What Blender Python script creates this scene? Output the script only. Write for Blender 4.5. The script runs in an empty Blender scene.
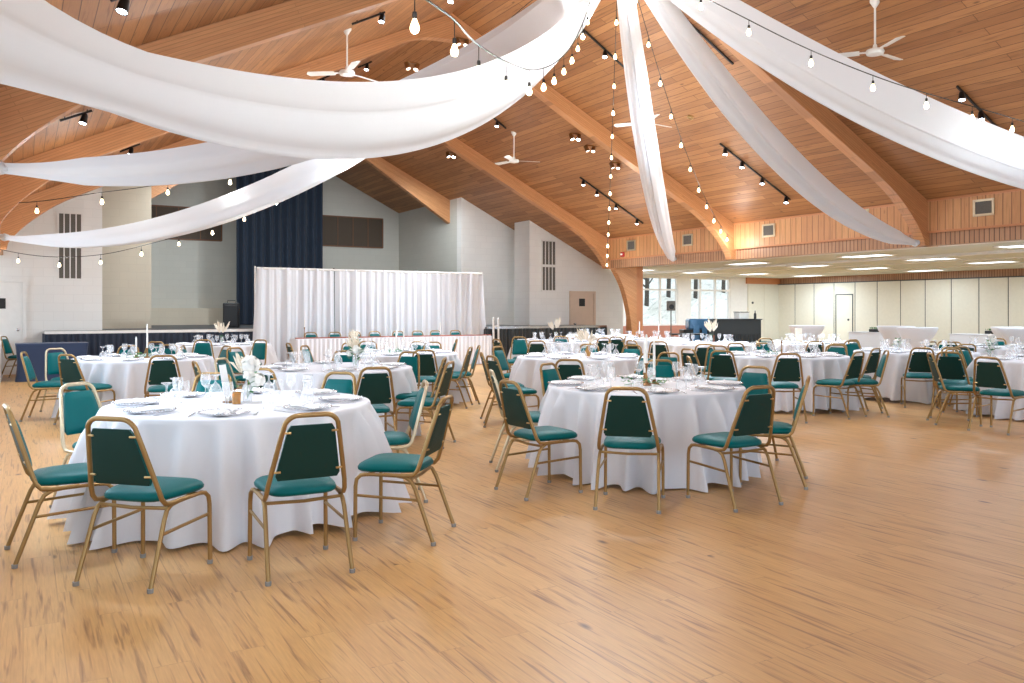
import bpy, math, random
from math import sin, cos, pi, radians as R, sqrt
from mathutils import Vector, Matrix
random.seed(7)
# ---------------------------------------------------------------- camera, world, light, exposure
FPX, VPX, HOR, EYE = 828.0, 23.0, 310.0, 1.44
TH = math.atan((512 - VPX) / FPX); CT, ST = cos(TH), sin(TH)
SC = bpy.context.scene; COL = SC.collection
cam = bpy.data.cameras.new('camera'); cam.sensor_width = 36; cam.lens = FPX / 1024 * 36
cam.shift_y = -(341.5 - HOR) / 1024; cam.clip_end = 300; cam.clip_start = 0.05
co = bpy.data.objects.new('camera', cam); COL.objects.link(co)
co.location = (0, 0, EYE); co.rotation_euler = (pi / 2, 0, -TH); SC.camera = co
SC.view_settings.view_transform = 'Standard'; SC.view_settings.look = 'None'
SC.view_settings.gamma = 1; SC.view_settings.use_curve_mapping = False
SC.view_settings.exposure = 0.02
SC.view_settings.use_white_balance = True; SC.view_settings.white_balance_temperature = 5700; SC.view_settings.white_balance_tint = 4
w = bpy.data.worlds.new('sky'); SC.world = w; w.use_nodes = True
w.node_tree.nodes['Background'].inputs[0].default_value = (0.93, 0.97, 1.0, 1)
w.node_tree.nodes['Background'].inputs[1].default_value = 1.7
def light(kind, name, loc, power, color=(1, 1, 1), size=.1, rot=None, size_y=None, spot=None, blend=.5):
    l = bpy.data.lights.new(name, kind); l.energy = power; l.color = color
    if kind == 'AREA':
        l.size = size
        if size_y: l.shape = 'RECTANGLE'; l.size_y = size_y
    else: l.shadow_soft_size = size
    if kind == 'SPOT': l.spot_size = spot; l.spot_blend = blend
    o = bpy.data.objects.new(name, l); COL.objects.link(o); o.location = loc
    if rot: o.rotation_euler = rot
    return o
# added unseen fill lights: one along the left side, one behind the camera
light('AREA', 'added_side_fill', (-.9, 7.5, 1.8), 700, (.86, .94, 1), 17, (0, -pi/2 - .2, 0), 1.7)
light('AREA', 'added_rear_fill', (7.2, -6.6, 3.2), 330, (.86, .94, 1), 13, (pi/2 - .1, 0, 0), 4.5)

# ---------------------------------------------------------------- pixel helpers (the photograph measured in metres)
def W(lat, d): return (d * ST + lat * CT, d * CT - lat * ST)
def floor_px(x, y, z=0.0):
    d = (EYE - z) * FPX / (y - HOR); return W((x - 512) / FPX * d, d)
def on_y(x, y, Y):
    t = (x - 512) / FPX; d = Y / (CT - t * ST); return d * (ST + t * CT), EYE + (HOR - y) * d / FPX
def on_x(x, y, X):
    t = (x - 512) / FPX; d = X / (ST + t * CT); return d * (CT - t * ST), EYE + (HOR - y) * d / FPX
def at_d(x, y, d):
    X, Y = W((x - 512) / FPX * d, d); return Vector((X, Y, EYE + (HOR - y) * d / FPX))
def proj(p):
    d = p[0] * ST + p[1] * CT; l = p[0] * CT - p[1] * ST
    return 512 + FPX * l / d, HOR - (p[2] - EYE) * FPX / d, d
XC, SLOPE, ZR = 7.185, .488, 7.219           # ridge position, roof slope, ridge height
XR, XL = 14.75, -.38                          # side wall planes
def deck_z(X): return ZR - SLOPE * abs(X - XC)
def on_deck(x, y, right=True):
    t = (x - 512) / FPX; k = (HOR - y) / FPX
    if right: d = (ZR + SLOPE * XC - EYE) / (k + SLOPE * (ST + t * CT))
    else: d = (ZR - SLOPE * XC - EYE) / (k - SLOPE * (ST + t * CT))
    return Vector((d * (ST + t * CT), d * (CT - t * ST), EYE + k * d))

# ---------------------------------------------------------------- mesh builder
class MB:
    def __init__(s): s.v = []; s.f = []; s.m = []; s.mi = 0
    def add(s, vs, fs):
        b = len(s.v); s.v += [tuple(p) for p in vs]
        for f in fs: s.f.append(tuple(b + i for i in f)); s.m.append(s.mi)
    def box(s, x0, x1, y0, y1, z0, z1, M=None):
        vs = [Vector((x, y, z)) for z in (z0, z1) for y in (y0, y1) for x in (x0, x1)]
        if M: vs = [M @ p for p in vs]
        s.add(vs, [(0, 2, 3, 1), (4, 5, 7, 6), (0, 1, 5, 4), (2, 6, 7, 3), (0, 4, 6, 2), (1, 3, 7, 5)])
    def rbox(s, x0, x1, y0, y1, z0, z1, b=.01, M=None):   # box with chamfered edges
        vs = []
        for sx, x in ((-1, x0), (1, x1)):
            for sy, y in ((-1, y0), (1, y1)):
                for sz, z in ((-1, z0), (1, z1)):
                    vs += [Vector((x, y - sy*b, z - sz*b)), Vector((x - sx*b, y, z - sz*b)), Vector((x - sx*b, y - sy*b, z))]
        bm_i = lambda a, c, e, k: ((a*2 + c)*2 + e)*3 + k
        fs = []
        for a in (0, 1):
            q = [bm_i(a, 0, 0, 0), bm_i(a, 1, 0, 0), bm_i(a, 1, 1, 0), bm_i(a, 0, 1, 0)]; fs.append(q if a else q[::-1])
            q = [bm_i(0, a, 0, 1), bm_i(0, a, 1, 1), bm_i(1, a, 1, 1), bm_i(1, a, 0, 1)]; fs.append(q if a else q[::-1])
            q = [bm_i(0, 0, a, 2), bm_i(1, 0, a, 2), bm_i(1, 1, a, 2), bm_i(0, 1, a, 2)]; fs.append(q if a else q[::-1])
        for a in (0, 1):
            for c in (0, 1):
                fs.append([bm_i(a, c, 0, 0), bm_i(a, c, 1, 0), bm_i(a, c, 1, 1), bm_i(a, c, 0, 1)])
                fs.append([bm_i(a, 0, c, 0), bm_i(a, 1, c, 0), bm_i(a, 1, c, 2), bm_i(a, 0, c, 2)])
                fs.append([bm_i(0, a, c, 1), bm_i(1, a, c, 1), bm_i(1, a, c, 2), bm_i(0, a, c, 2)])
                for e in (0, 1): fs.append([bm_i(a, c, e, 0), bm_i(a, c, e, 1), bm_i(a, c, e, 2)])
        if M: vs = [M @ p for p in vs]
        s.add(vs, fs)
    def tube(s, path, r, n=8, cap=True, sq=None):
        P = [Vector(p) for p in path]; rs = r if isinstance(r, (list, tuple)) else [r] * len(P)
        T = []
        for i in range(len(P)):
            t = (P[min(i+1, len(P)-1)] - P[max(i-1, 0)])
            T.append(t.normalized() if t.length > 1e-9 else Vector((0, 0, 1)))
        up = Vector((0, 0, 1)) if abs(T[0].z) < .9 else Vector((1, 0, 0))
        N = (up - T[0] * up.dot(T[0])).normalized(); vs = []
        for i, p in enumerate(P):
            N = (N - T[i] * N.dot(T[i])); N = N.normalized() if N.length > 1e-6 else T[i].orthogonal().normalized()
            B = T[i].cross(N)
            for k in range(n):
                a = 2 * pi * (k + .5) / n; vs.append(p + (N * cos(a) + B * sin(a)) * rs[i])
        fs = [(i*n + k, i*n + (k+1) % n, (i+1)*n + (k+1) % n, (i+1)*n + k) for i in range(len(P)-1) for k in range(n)]
        if cap: fs += [tuple(range(n))[::-1], tuple((len(P)-1)*n + k for k in range(n))]
        s.add(vs, fs)
    def lathe(s, prof, n=16, c=(0, 0, 0), M=None, a0=0):
        vs = []
        for r, z in prof:
            for k in range(n):
                a = a0 + 2*pi*k/n; p = Vector((c[0] + max(r, 1e-5)*cos(a), c[1] + max(r, 1e-5)*sin(a), c[2] + z)); vs.append(M @ p if M else p)
        fs = [(i*n + k, i*n + (k+1) % n, (i+1)*n + (k+1) % n, (i+1)*n + k) for i in range(len(prof)-1) for k in range(n)]
        s.add(vs, fs)
    def prism(s, poly, axis, a, b):           # polygon extruded along an axis
        n = len(poly)
        def P(u, v, t): return {'x': (t, u, v), 'y': (u, t, v), 'z': (u, v, t)}[axis]
        vs = [P(u, v, a) for u, v in poly] + [P(u, v, b) for u, v in poly]
        s.add(vs, [tuple(range(n))[::-1], tuple(range(n, 2*n))] + [(i, (i+1) % n, n + (i+1) % n, n + i) for i in range(n)])
    def grid(s, fn, nu, nv, wrap=False):
        vs = [fn(i / nu, j / nv) for j in range(nv + 1) for i in range(nu + (0 if wrap else 1))]
        m = nu if wrap else nu + 1
        s.add(vs, [(j*m + i, j*m + (i+1) % m, (j+1)*m + (i+1) % m, (j+1)*m + i) for j in range(nv) for i in range(nu)])
    def ball(s, c, r, n=10, sz=1.0):
        k = max(4, n // 2); s.lathe([(r*sin(pi*i/k), -r*cos(pi*i/k)*sz) for i in range(k+1)], n, c)
    def build(s, name, mats, parent=None, smooth=35, loc=None, rotz=0):
        me = bpy.data.meshes.new(name); me.from_pydata(s.v, [], s.f)
        for m in (mats if isinstance(mats, (list, tuple)) else [mats]): me.materials.append(m)
        for p, i in zip(me.polygons, s.m): p.material_index = i; p.use_smooth = smooth > 0
        me.validate(); me.update()
        import bmesh
        bm = bmesh.new(); bm.from_mesh(me); bmesh.ops.remove_doubles(bm, verts=bm.verts, dist=1e-6)
        bmesh.ops.recalc_face_normals(bm, faces=bm.faces); bm.to_mesh(me); bm.free()
        if smooth > 0: me.set_sharp_from_angle(angle=R(smooth))
        o = bpy.data.objects.new(name, me); COL.objects.link(o)
        if parent: o.parent = parent
        if loc: o.location = loc
        o.rotation_euler.z = rotz
        return o
def tag(o, label=None, cat=None, group=None, kind=None):
    if label: o['label'] = label
    if cat: o['category'] = cat
    if group: o['group'] = group
    if kind: o['kind'] = kind
    return o
def empty(name, loc=(0, 0, 0), rz=0, label=None, cat=None, group=None):
    o = bpy.data.objects.new(name, None); COL.objects.link(o); o.location = loc; o.rotation_euler = (0, 0, rz)
    o.empty_display_size = .1
    return tag(o, label, cat, group)
def struct(o, label=None): o['kind'] = 'structure'; return tag(o, label)
KIDS = {}
def copy_tree(o, parent=None):
    c = o.copy(); COL.objects.link(c)
    if parent: c.parent = parent
    for ch in KIDS.get(o.name, None) or KIDS.setdefault(o.name, [k for k in bpy.data.objects if k.parent == o]):
        copy_tree(ch, c)
    return c
def proto(root):
    def rec(o):
        KIDS[o.name] = list(o.children)
        for ch in o.children: rec(ch)
    rec(root); return root
class Pool:                                   # first call uses the built thing, later ones copy it
    def __init__(s, root): s.root = proto(root); s.used = False
    def put(s, loc, rz, label, cat, group=None, scale=None):
        if not s.used: s.used = True; o = s.root
        else:
            o = s.root.copy(); COL.objects.link(o)
            for ch in KIDS[s.root.name]: s._c(ch, o)
        o.location = loc; o.rotation_euler = (0, 0, rz)
        if scale: o.scale = scale
        return tag(o, label, cat, group)
    def _c(s, ch, par):
        c = ch.copy(); COL.objects.link(c); c.parent = par
        for g in KIDS.get(ch.name, []): s._c(g, c)

# ---------------------------------------------------------------- materials
def srgb(r, g, b):
    f = lambda c: (c/255/12.92) if c/255 <= .04045 else ((c/255 + .055)/1.055)**2.4
    return (f(r), f(g), f(b), 1)
def mat(name, col, rough=.5, metal=0, spec=.5, sheen=0, trans=0, emit=None, es=0, alpha=1, bump=None, coat=0):
    m = bpy.data.materials.new(name); m.use_nodes = True; nt = m.node_tree; b = nt.nodes['Principled BSDF']
    b.inputs['Base Color'].default_value = col; b.inputs['Roughness'].default_value = rough
    b.inputs['Metallic'].default_value = metal; b.inputs['Specular IOR Level'].default_value = spec
    b.inputs['Sheen Weight'].default_value = sheen; b.inputs['Transmission Weight'].default_value = trans
    b.inputs['Alpha'].default_value = alpha; b.inputs['Coat Weight'].default_value = coat
    if emit: b.inputs['Emission Color'].default_value = emit; b.inputs['Emission Strength'].default_value = es
    # every material carries a little procedural variation of its own colour
    N = nt.nodes.new; L = nt.links.new
    tc = N('ShaderNodeTexCoord'); no = N('ShaderNodeTexNoise'); no.inputs['Scale'].default_value = bump[0] if bump else 9
    no.inputs['Detail'].default_value = 4; L(tc.outputs['Object'], no.inputs['Vector'])
    mx = N('ShaderNodeMixRGB'); mx.blend_type = 'MULTIPLY'; mx.inputs[0].default_value = .12; mx.inputs[1].default_value = col
    L(no.outputs['Fac'], mx.inputs[2]); L(mx.outputs[0], b.inputs['Base Color'])
    if bump:
        bp = N('ShaderNodeBump'); bp.inputs['Strength'].default_value = bump[1]; bp.inputs['Distance'].default_value = .01
        L(no.outputs['Fac'], bp.inputs['Height']); L(bp.outputs[0], b.inputs['Normal'])
    return m
def wood(name, c1, c2, dark, plank=(.14, 2.4), axes=(0, 0, 0), rough=.5, grain=1.0, gap=.25, coord='Object', knots=.5, gapw=.012, cell=1.0, spec=.5, var=.55):
    """planks run along the mapped Y axis; plank = (width, length)"""
    m = bpy.data.materials.new(name); m.use_nodes = True; nt = m.node_tree; b = nt.nodes['Principled BSDF']
    N = nt.nodes.new; L = nt.links.new
    tc = N('ShaderNodeTexCoord'); mp = N('ShaderNodeMapping'); mp.inputs['Rotation'].default_value = axes
    L(tc.outputs[coord], mp.inputs['Vector'])
    # brick texture: rows along its Y, so swap: brick x = our y
    sp = N('ShaderNodeSeparateXYZ'); L(mp.outputs[0], sp.inputs[0])
    cb = N('ShaderNodeCombineXYZ'); L(sp.outputs['Y'], cb.inputs['X']); L(sp.outputs['X'], cb.inputs['Y'])
    br = N('ShaderNodeTexBrick'); br.inputs['Scale'].default_value = 1; br.inputs['Brick Width'].default_value = plank[1]
    br.inputs['Row Height'].default_value = plank[0]; br.inputs['Mortar Size'].default_value = gapw * .3; br.offset = .37; br.offset_frequency = 2
    br.inputs['Mortar Smooth'].default_value = .1; br.inputs['Bias'].default_value = 0
    br.inputs['Color1'].default_value = (0, 0, 0, 1); br.inputs['Color2'].default_value = (1, 1, 1, 1); br.inputs['Mortar'].default_value = (.5, .5, .5, 1)
    L(cb.outputs[0], br.inputs['Vector'])
    # per plank offset for the grain
    off = N('ShaderNodeVectorMath'); off.operation = 'MULTIPLY_ADD'; off.inputs[1].default_value = (7, 31, 13)
    L(br.outputs['Color'], off.inputs[0]); L(mp.outputs[0], off.inputs[2])
    gm = N('ShaderNodeMapping'); gm.inputs['Scale'].default_value = (34 * grain, 1.5 * grain, 34 * grain); L(off.outputs[0], gm.inputs['Vector'])
    g1 = N('ShaderNodeTexNoise'); g1.inputs['Scale'].default_value = 1; g1.inputs['Detail'].default_value = 6; g1.inputs['Distortion'].default_value = .6
    L(gm.outputs[0], g1.inputs['Vector'])
    gm2 = N('ShaderNodeMapping'); gm2.inputs['Scale'].default_value = (3.2, .55, 3.2); L(off.outputs[0], gm2.inputs['Vector'])
    g2 = N('ShaderNodeTexNoise'); g2.inputs['Scale'].default_value = 1; g2.inputs['Detail'].default_value = 3; L(gm2.outputs[0], g2.inputs['Vector'])
    # base colour: plank tone + soft patches
    ad = N('ShaderNodeMath'); ad.operation = 'MULTIPLY_ADD'; ad.inputs[1].default_value = var; L(br.outputs['Color'], ad.inputs[0])
    s2 = N('ShaderNodeMath'); s2.operation = 'MULTIPLY'; s2.inputs[1].default_value = 1 - var * .9; L(g2.outputs['Fac'], s2.inputs[0]); L(s2.outputs[0], ad.inputs[2])
    mx = N('ShaderNodeMixRGB'); mx.inputs[1].default_value = c1; mx.inputs[2].default_value = c2; L(ad.outputs[0], mx.inputs[0])
    # dark grain streaks
    cr = N('ShaderNodeValToRGB'); cr.color_ramp.elements[0].position = .30; cr.color_ramp.elements[0].color = (1, 1, 1, 1)
    cr.color_ramp.elements[1].position = .45; cr.color_ramp.elements[1].color = (0, 0, 0, 1); L(g1.outputs['Fac'], cr.inputs[0])
    fm = N('ShaderNodeMapping'); fm.inputs['Scale'].default_value = (90 * grain, 5 * grain, 90 * grain); L(off.outputs[0], fm.inputs['Vector'])
    fn_ = N('ShaderNodeTexNoise'); fn_.inputs['Scale'].default_value = 1; fn_.inputs['Detail'].default_value = 3; L(fm.outputs[0], fn_.inputs['Vector'])
    fr_ = N('ShaderNodeMath'); fr_.operation = 'MULTIPLY_ADD'; fr_.inputs[1].default_value = .9; fr_.inputs[2].default_value = .55; L(fn_.outputs['Fac'], fr_.inputs[0])
    mf = N('ShaderNodeMixRGB'); mf.blend_type = 'MULTIPLY'; mf.inputs[0].default_value = .5; L(mx.outputs[0], mf.inputs[1]); L(fr_.outputs[0], mf.inputs[2]); mx = mf
    sk = N('ShaderNodeMath'); sk.operation = 'MULTIPLY'; sk.inputs[1].default_value = .55 * knots + .25; L(cr.outputs[0], sk.inputs[0])
    m2 = N('ShaderNodeMixRGB'); m2.inputs[2].default_value = dark; L(sk.outputs[0], m2.inputs[0]); L(mx.outputs[0], m2.inputs[1])
    # knots
    km = N('ShaderNodeMapping'); km.inputs['Scale'].default_value = (3.0 * cell, 1.3 * cell, 3.0 * cell); L(off.outputs[0], km.inputs['Vector'])
    vo = N('ShaderNodeTexVoronoi'); vo.inputs['Scale'].default_value = 1; L(km.outputs[0], vo.inputs['Vector'])
    kr = N('ShaderNodeValToRGB'); kr.color_ramp.elements[0].position = .03; kr.color_ramp.elements[0].color = (1, 1, 1, 1)
    kr.color_ramp.elements[1].position = .085; kr.color_ramp.elements[1].color = (0, 0, 0, 1); L(vo.outputs['Distance'], kr.inputs[0])
    kk = N('ShaderNodeMath'); kk.operation = 'MULTIPLY'; kk.inputs[1].default_value = min(1, knots * 1.3); L(kr.outputs[0], kk.inputs[0])
    m3 = N('ShaderNodeMixRGB'); m3.inputs[2].default_value = tuple(c * .55 for c in dark[:3]) + (1,); L(kk.outputs[0], m3.inputs[0]); L(m2.outputs[0], m3.inputs[1])
    # gaps between planks
    gp = N('ShaderNodeMath'); gp.operation = 'MULTIPLY'; gp.inputs[1].default_value = gap; L(br.outputs['Fac'], gp.inputs[0])
    m4 = N('ShaderNodeMixRGB'); m4.inputs[2].default_value = tuple(c * .3 for c in dark[:3]) + (1,); L(gp.outputs[0], m4.inputs[0]); L(m3.outputs[0], m4.inputs[1])
    L(m4.outputs[0], b.inputs['Base Color']); b.inputs['Roughness'].default_value = rough; b.inputs['Specular IOR Level'].default_value = spec
    return m
MT = {}
MT['floor'] = wood('floor_planks', srgb(204, 162, 102), srgb(180, 134, 76), srgb(106, 66, 34), (.15, 1.2), rough=.36, gap=.2, knots=.85, gapw=.008, grain=1.25, var=.36)
MT['deck'] = wood('ceiling_deck', srgb(186, 134, 84), srgb(136, 88, 50), srgb(84, 48, 24), (.135, 3.2), rough=.5, gap=.7, knots=.5, gapw=.016, grain=.9)
MT['tng'] = wood('tongue_groove_boards', srgb(206, 156, 104), srgb(184, 128, 82), srgb(130, 82, 48), (.15, 9), rough=.5, gap=.7, knots=.4, gapw=.025)
MT['tng_fine'] = wood('narrow_boards', srgb(184, 142, 106), srgb(160, 116, 84), srgb(110, 76, 52), (.09, 9), rough=.5, gap=.8, knots=.3, gapw=.03)
# vertical boards on a wall facing X: boards stacked along Y, running along Z
def vertical(m):
    nt = m.node_tree; tc = [n for n in nt.nodes if n.type == 'TEX_COORD'][0]; mp = [n for n in nt.nodes if n.type == 'MAPPING'][0]
    sp = nt.nodes.new('ShaderNodeSeparateXYZ'); nt.links.new(tc.outputs['Object'], sp.inputs[0])
    cb = nt.nodes.new('ShaderNodeCombineXYZ'); nt.links.new(sp.outputs['Y'], cb.inputs['X']); nt.links.new(sp.outputs['Z'], cb.inputs['Y']); nt.links.new(sp.outputs['X'], cb.inputs['Z'])
    nt.links.new(cb.outputs[0], mp.inputs['Vector'])
vertical(MT['tng']); vertical(MT['tng_fine'])
ANG = math.atan(SLOPE)
MT['beam_r'] = wood('glulam_right', srgb(204, 152, 102), srgb(184, 126, 80), srgb(142, 92, 56), (.04, 5), axes=(0, 0, 0), rough=.45, gap=.30, knots=.15, gapw=.012, grain=.8)
MT['beam_l'] = wood('glulam_left', srgb(204, 152, 102), srgb(184, 126, 80), srgb(142, 92, 56), (.04, 5), axes=(0, 0, 0), rough=.45, gap=.30, knots=.15, gapw=.012, grain=.8)
def beam_map(m, s):
    # along the slope -> mapped Y, across -> mapped X
    nt = m.node_tree; tc = [n for n in nt.nodes if n.type == 'TEX_COORD'][0]; mp = [n for n in nt.nodes if n.type == 'MAPPING'][0]
    r = nt.nodes.new('ShaderNodeMapping'); r.inputs['Rotation'].default_value = (0, s * ANG, 0)
    nt.links.new(tc.outputs['Object'], r.inputs['Vector'])
    sp = nt.nodes.new('ShaderNodeSeparateXYZ'); nt.links.new(r.outputs[0], sp.inputs[0])
    cb = nt.nodes.new('ShaderNodeCombineXYZ'); nt.links.new(sp.outputs['Z'], cb.inputs['X']); nt.links.new(sp.outputs['X'], cb.inputs['Y']); nt.links.new(sp.outputs['Y'], cb.inputs['Z'])
    nt.links.new(cb.outputs[0], mp.inputs['Vector'])
beam_map(MT['beam_r'], -1); beam_map(MT['beam_l'], 1)
MT['trimwood'] = mat('plain_oiled_wood', srgb(196, 132, 86), .5, bump=(14, .1))
MT['brownframe'] = mat('brown_wood_frame', srgb(128, 86, 56), .5)
MT['louver'] = mat('dark_brown_louver', srgb(92, 78, 64), .7)
MT['gold'] = mat('gold_painted_steel', srgb(158, 128, 80), .38, .6)
MT['palegold'] = mat('pale_champagne_steel', srgb(205, 190, 160), .34, .55)
MT['bolt'] = mat('brass_screw', srgb(214, 184, 128), .3, .7)
MT['teal'] = mat('teal_vinyl', srgb(0, 92, 94), .45, 0, .22, .0, bump=(260, .12))
MT['green'] = mat('dark_green_back_vinyl', srgb(2, 50, 46), .5, 0, .3, .0, bump=(260, .12))
MT['glide'] = mat('clear_grey_glide', srgb(140, 140, 140), .35)
def cmu(name, col):
    m = bpy.data.materials.new(name); m.use_nodes = True; nt = m.node_tree; b = nt.nodes['Principled BSDF']; N = nt.nodes.new; L = nt.links.new
    tc = N('ShaderNodeTexCoord'); sp = N('ShaderNodeSeparateXYZ'); L(tc.outputs['Object'], sp.inputs[0])
    ad = N('ShaderNodeMath'); ad.operation = 'ADD'; L(sp.outputs['X'], ad.inputs[0]); L(sp.outputs['Y'], ad.inputs[1])
    cb = N('ShaderNodeCombineXYZ'); L(ad.outputs[0], cb.inputs['X']); L(sp.outputs['Z'], cb.inputs['Y'])
    br = N('ShaderNodeTexBrick'); br.inputs['Scale'].default_value = 1; br.inputs['Brick Width'].default_value = .4; br.inputs['Row Height'].default_value = .2
    br.inputs['Mortar Size'].default_value = .006; br.inputs['Mortar Smooth'].default_value = .6
    L(cb.outputs[0], br.inputs['Vector']); br.inputs['Color1'].default_value = col; br.inputs['Color2'].default_value = tuple(c * .97 for c in col[:3]) + (1,)
    br.inputs['Mortar'].default_value = tuple(c * .91 for c in col[:3]) + (1,)
    L(br.outputs['Color'], b.inputs['Base Color']); b.inputs['Roughness'].default_value = .6
    bp = N('ShaderNodeBump'); bp.inputs['Strength'].default_value = .2; bp.inputs['Distance'].default_value = .01; bp.invert = True
    L(br.outputs['Fac'], bp.inputs['Height']); L(bp.outputs[0], b.inputs['Normal'])
    return m
MT['white_cmu'] = cmu('white_painted_block', srgb(232, 230, 226))
MT['grey_cmu'] = cmu('grey_painted_block', srgb(204, 202, 192))
MT['beige_wall'] = cmu('beige_painted_wall', srgb(206, 196, 176))
MT['white'] = mat('white_paint', srgb(236, 234, 230), .5)
MT['lowceil'] = mat('annex_ceiling_tile', srgb(206, 212, 206), .8, bump=(60, .15))
MT['cream'] = mat('cream_partition_fabric', srgb(226, 222, 206), .7)
MT['peach'] = mat('peach_door_paint', srgb(216, 192, 170), .5)
MT['darkline'] = mat('dark_seal', srgb(70, 72, 72), .5)
MT['black'] = mat('matte_black', srgb(22, 23, 25), .5)
MT['blackmetal'] = mat('black_metal', srgb(26, 26, 28), .35, .3)
def cloth(name, col, trans=.25, rough=.8, bump=.15, wrinkle=4):
    m = bpy.data.materials.new(name); m.use_nodes = True; nt = m.node_tree; b = nt.nodes['Principled BSDF']; N = nt.nodes.new; L = nt.links.new
    out = [n for n in nt.nodes if n.type == 'OUTPUT_MATERIAL'][0]
    b.inputs['Base Color'].default_value = col; b.inputs['Roughness'].default_value = rough; b.inputs['Sheen Weight'].default_value = .1
    tc = N('ShaderNodeTexCoord'); no = N('ShaderNodeTexNoise'); no.inputs['Scale'].default_value = wrinkle; no.inputs['Detail'].default_value = 5
    L(tc.outputs['Object'], no.inputs['Vector'])
    bp = N('ShaderNodeBump'); bp.inputs['Strength'].default_value = bump; bp.inputs['Distance'].default_value = .03
    L(no.outputs['Fac'], bp.inputs['Height']); L(bp.outputs[0], b.inputs['Normal'])
    if trans:
        tr = N('ShaderNodeBsdfTranslucent'); tr.inputs[0].default_value = col; mx = N('ShaderNodeMixShader'); mx.inputs[0].default_value = trans
        L(b.outputs[0], mx.inputs[1]); L(tr.outputs[0], mx.inputs[2]); L(mx.outputs[0], out.inputs[0])
    return m
MT['linen'] = cloth('white_table_linen', srgb(228, 229, 236), .10)
MT['swag'] = cloth('white_sheer_drape', srgb(228, 230, 234), .35, .7, .1, 3)
MT['curtain'] = cloth('white_backdrop_drape', srgb(240, 241, 246), .25, .8, .1)
MT['navy'] = cloth('navy_cloth', srgb(24, 44, 78), 0, .6, .1)
MT['navyskirt'] = cloth('dark_navy_pleated_skirt', srgb(28, 38, 58), 0, .6, .1)
MT['blackcloth'] = cloth('black_cloth', srgb(34, 40, 44), 0, .55, .1)
MT['stagecurtain'] = cloth('dark_blue_velour', srgb(20, 34, 52), 0, .8, .1)
MT['napkin'] = cloth('white_napkin', srgb(242, 242, 244), .1)
MT['stagefloor'] = mat('grey_stage_floor', srgb(92, 94, 96), .5)
MT['brassy'] = mat('aged_brass', srgb(150, 112, 70), .3, .8)
MT['candle'] = mat('white_candle_wax', srgb(244, 242, 236), .5)
MT['steel'] = mat('polished_steel', srgb(205, 205, 208), .2, 1)
MT['fanwhite'] = mat('white_fan_enamel', srgb(238, 236, 230), .35)
MT['leaf'] = mat('green_leaf', srgb(72, 128, 72), .6)
MT['pampas'] = mat('cream_pampas', srgb(238, 226, 206), .9)
MT['petal'] = mat('white_petal', srgb(246, 244, 238), .7)
MT['amber'] = mat('amber_glass', srgb(222, 170, 96), .12, .0, .6, trans=.6)
MT['red'] = mat('red_plastic', srgb(176, 28, 26), .35)
MT['redwood'] = mat('reddish_brown_wood', srgb(150, 72, 48), .45)
MT['brick'] = mat('red_brick_sill', srgb(176, 120, 100), .7)
MT['grille'] = mat('grey_grille', srgb(104, 98, 90), .6)
MT['socket'] = mat('black_socket', srgb(30, 28, 26), .5)
MT['cord'] = mat('black_cord', srgb(34, 32, 30), .6)
MT['bulb'] = mat('warm_bulb_glow', srgb(255, 236, 200), .2, emit=(1, .74, .40, 1), es=6)
MT['lens'] = mat('cool_led_lens', srgb(240, 246, 255), .2, emit=(.86, .93, 1, 1), es=22)
MT['lensoff'] = mat('warm_can_lens', srgb(250, 240, 220), .2, emit=(1, .93, .8, 1), es=3)
MT['fluor'] = mat('fluorescent_panel', srgb(255, 255, 250), .4, emit=(1, 1, .96, 1), es=3.2)
def glass(name, tint=(1, 1, 1, 1), body=.18):
    m = bpy.data.materials.new(name); m.use_nodes = True; nt = m.node_tree; N = nt.nodes.new; L = nt.links.new
    out = [n for n in nt.nodes if n.type == 'OUTPUT_MATERIAL'][0]; b = nt.nodes['Principled BSDF']
    b.inputs['Base Color'].default_value = tint; b.inputs['Roughness'].default_value = .06; b.inputs['Specular IOR Level'].default_value = .9
    tr = N('ShaderNodeBsdfTransparent'); lw = N('ShaderNodeLayerWeight'); fr = N('ShaderNodeMath'); fr.operation = 'POWER'; fr.inputs[1].default_value = 3.5; L(lw.outputs['Facing'], fr.inputs[0])
    no = N('ShaderNodeTexNoise'); no.inputs['Scale'].default_value = 5
    ad = N('ShaderNodeMath'); ad.operation = 'MULTIPLY_ADD'; ad.inputs[1].default_value = .9; ad.inputs[2].default_value = body; ad.use_clamp = True
    L(fr.outputs[0], ad.inputs[0]); mx = N('ShaderNodeMixShader'); L(ad.outputs[0], mx.inputs[0]); L(tr.outputs[0], mx.inputs[1]); L(b.outputs[0], mx.inputs[2])
    L(mx.outputs[0], out.inputs[0]); return m
MT['glass'] = glass('clear_stemware', (.94, .95, .97, 1), .24)
MT['pane'] = glass('window_pane', (.9, .95, 1, 1), .0)
MT['plate'] = glass('clear_charger_glass', (.93, .93, .95, 1), .45)

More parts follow.
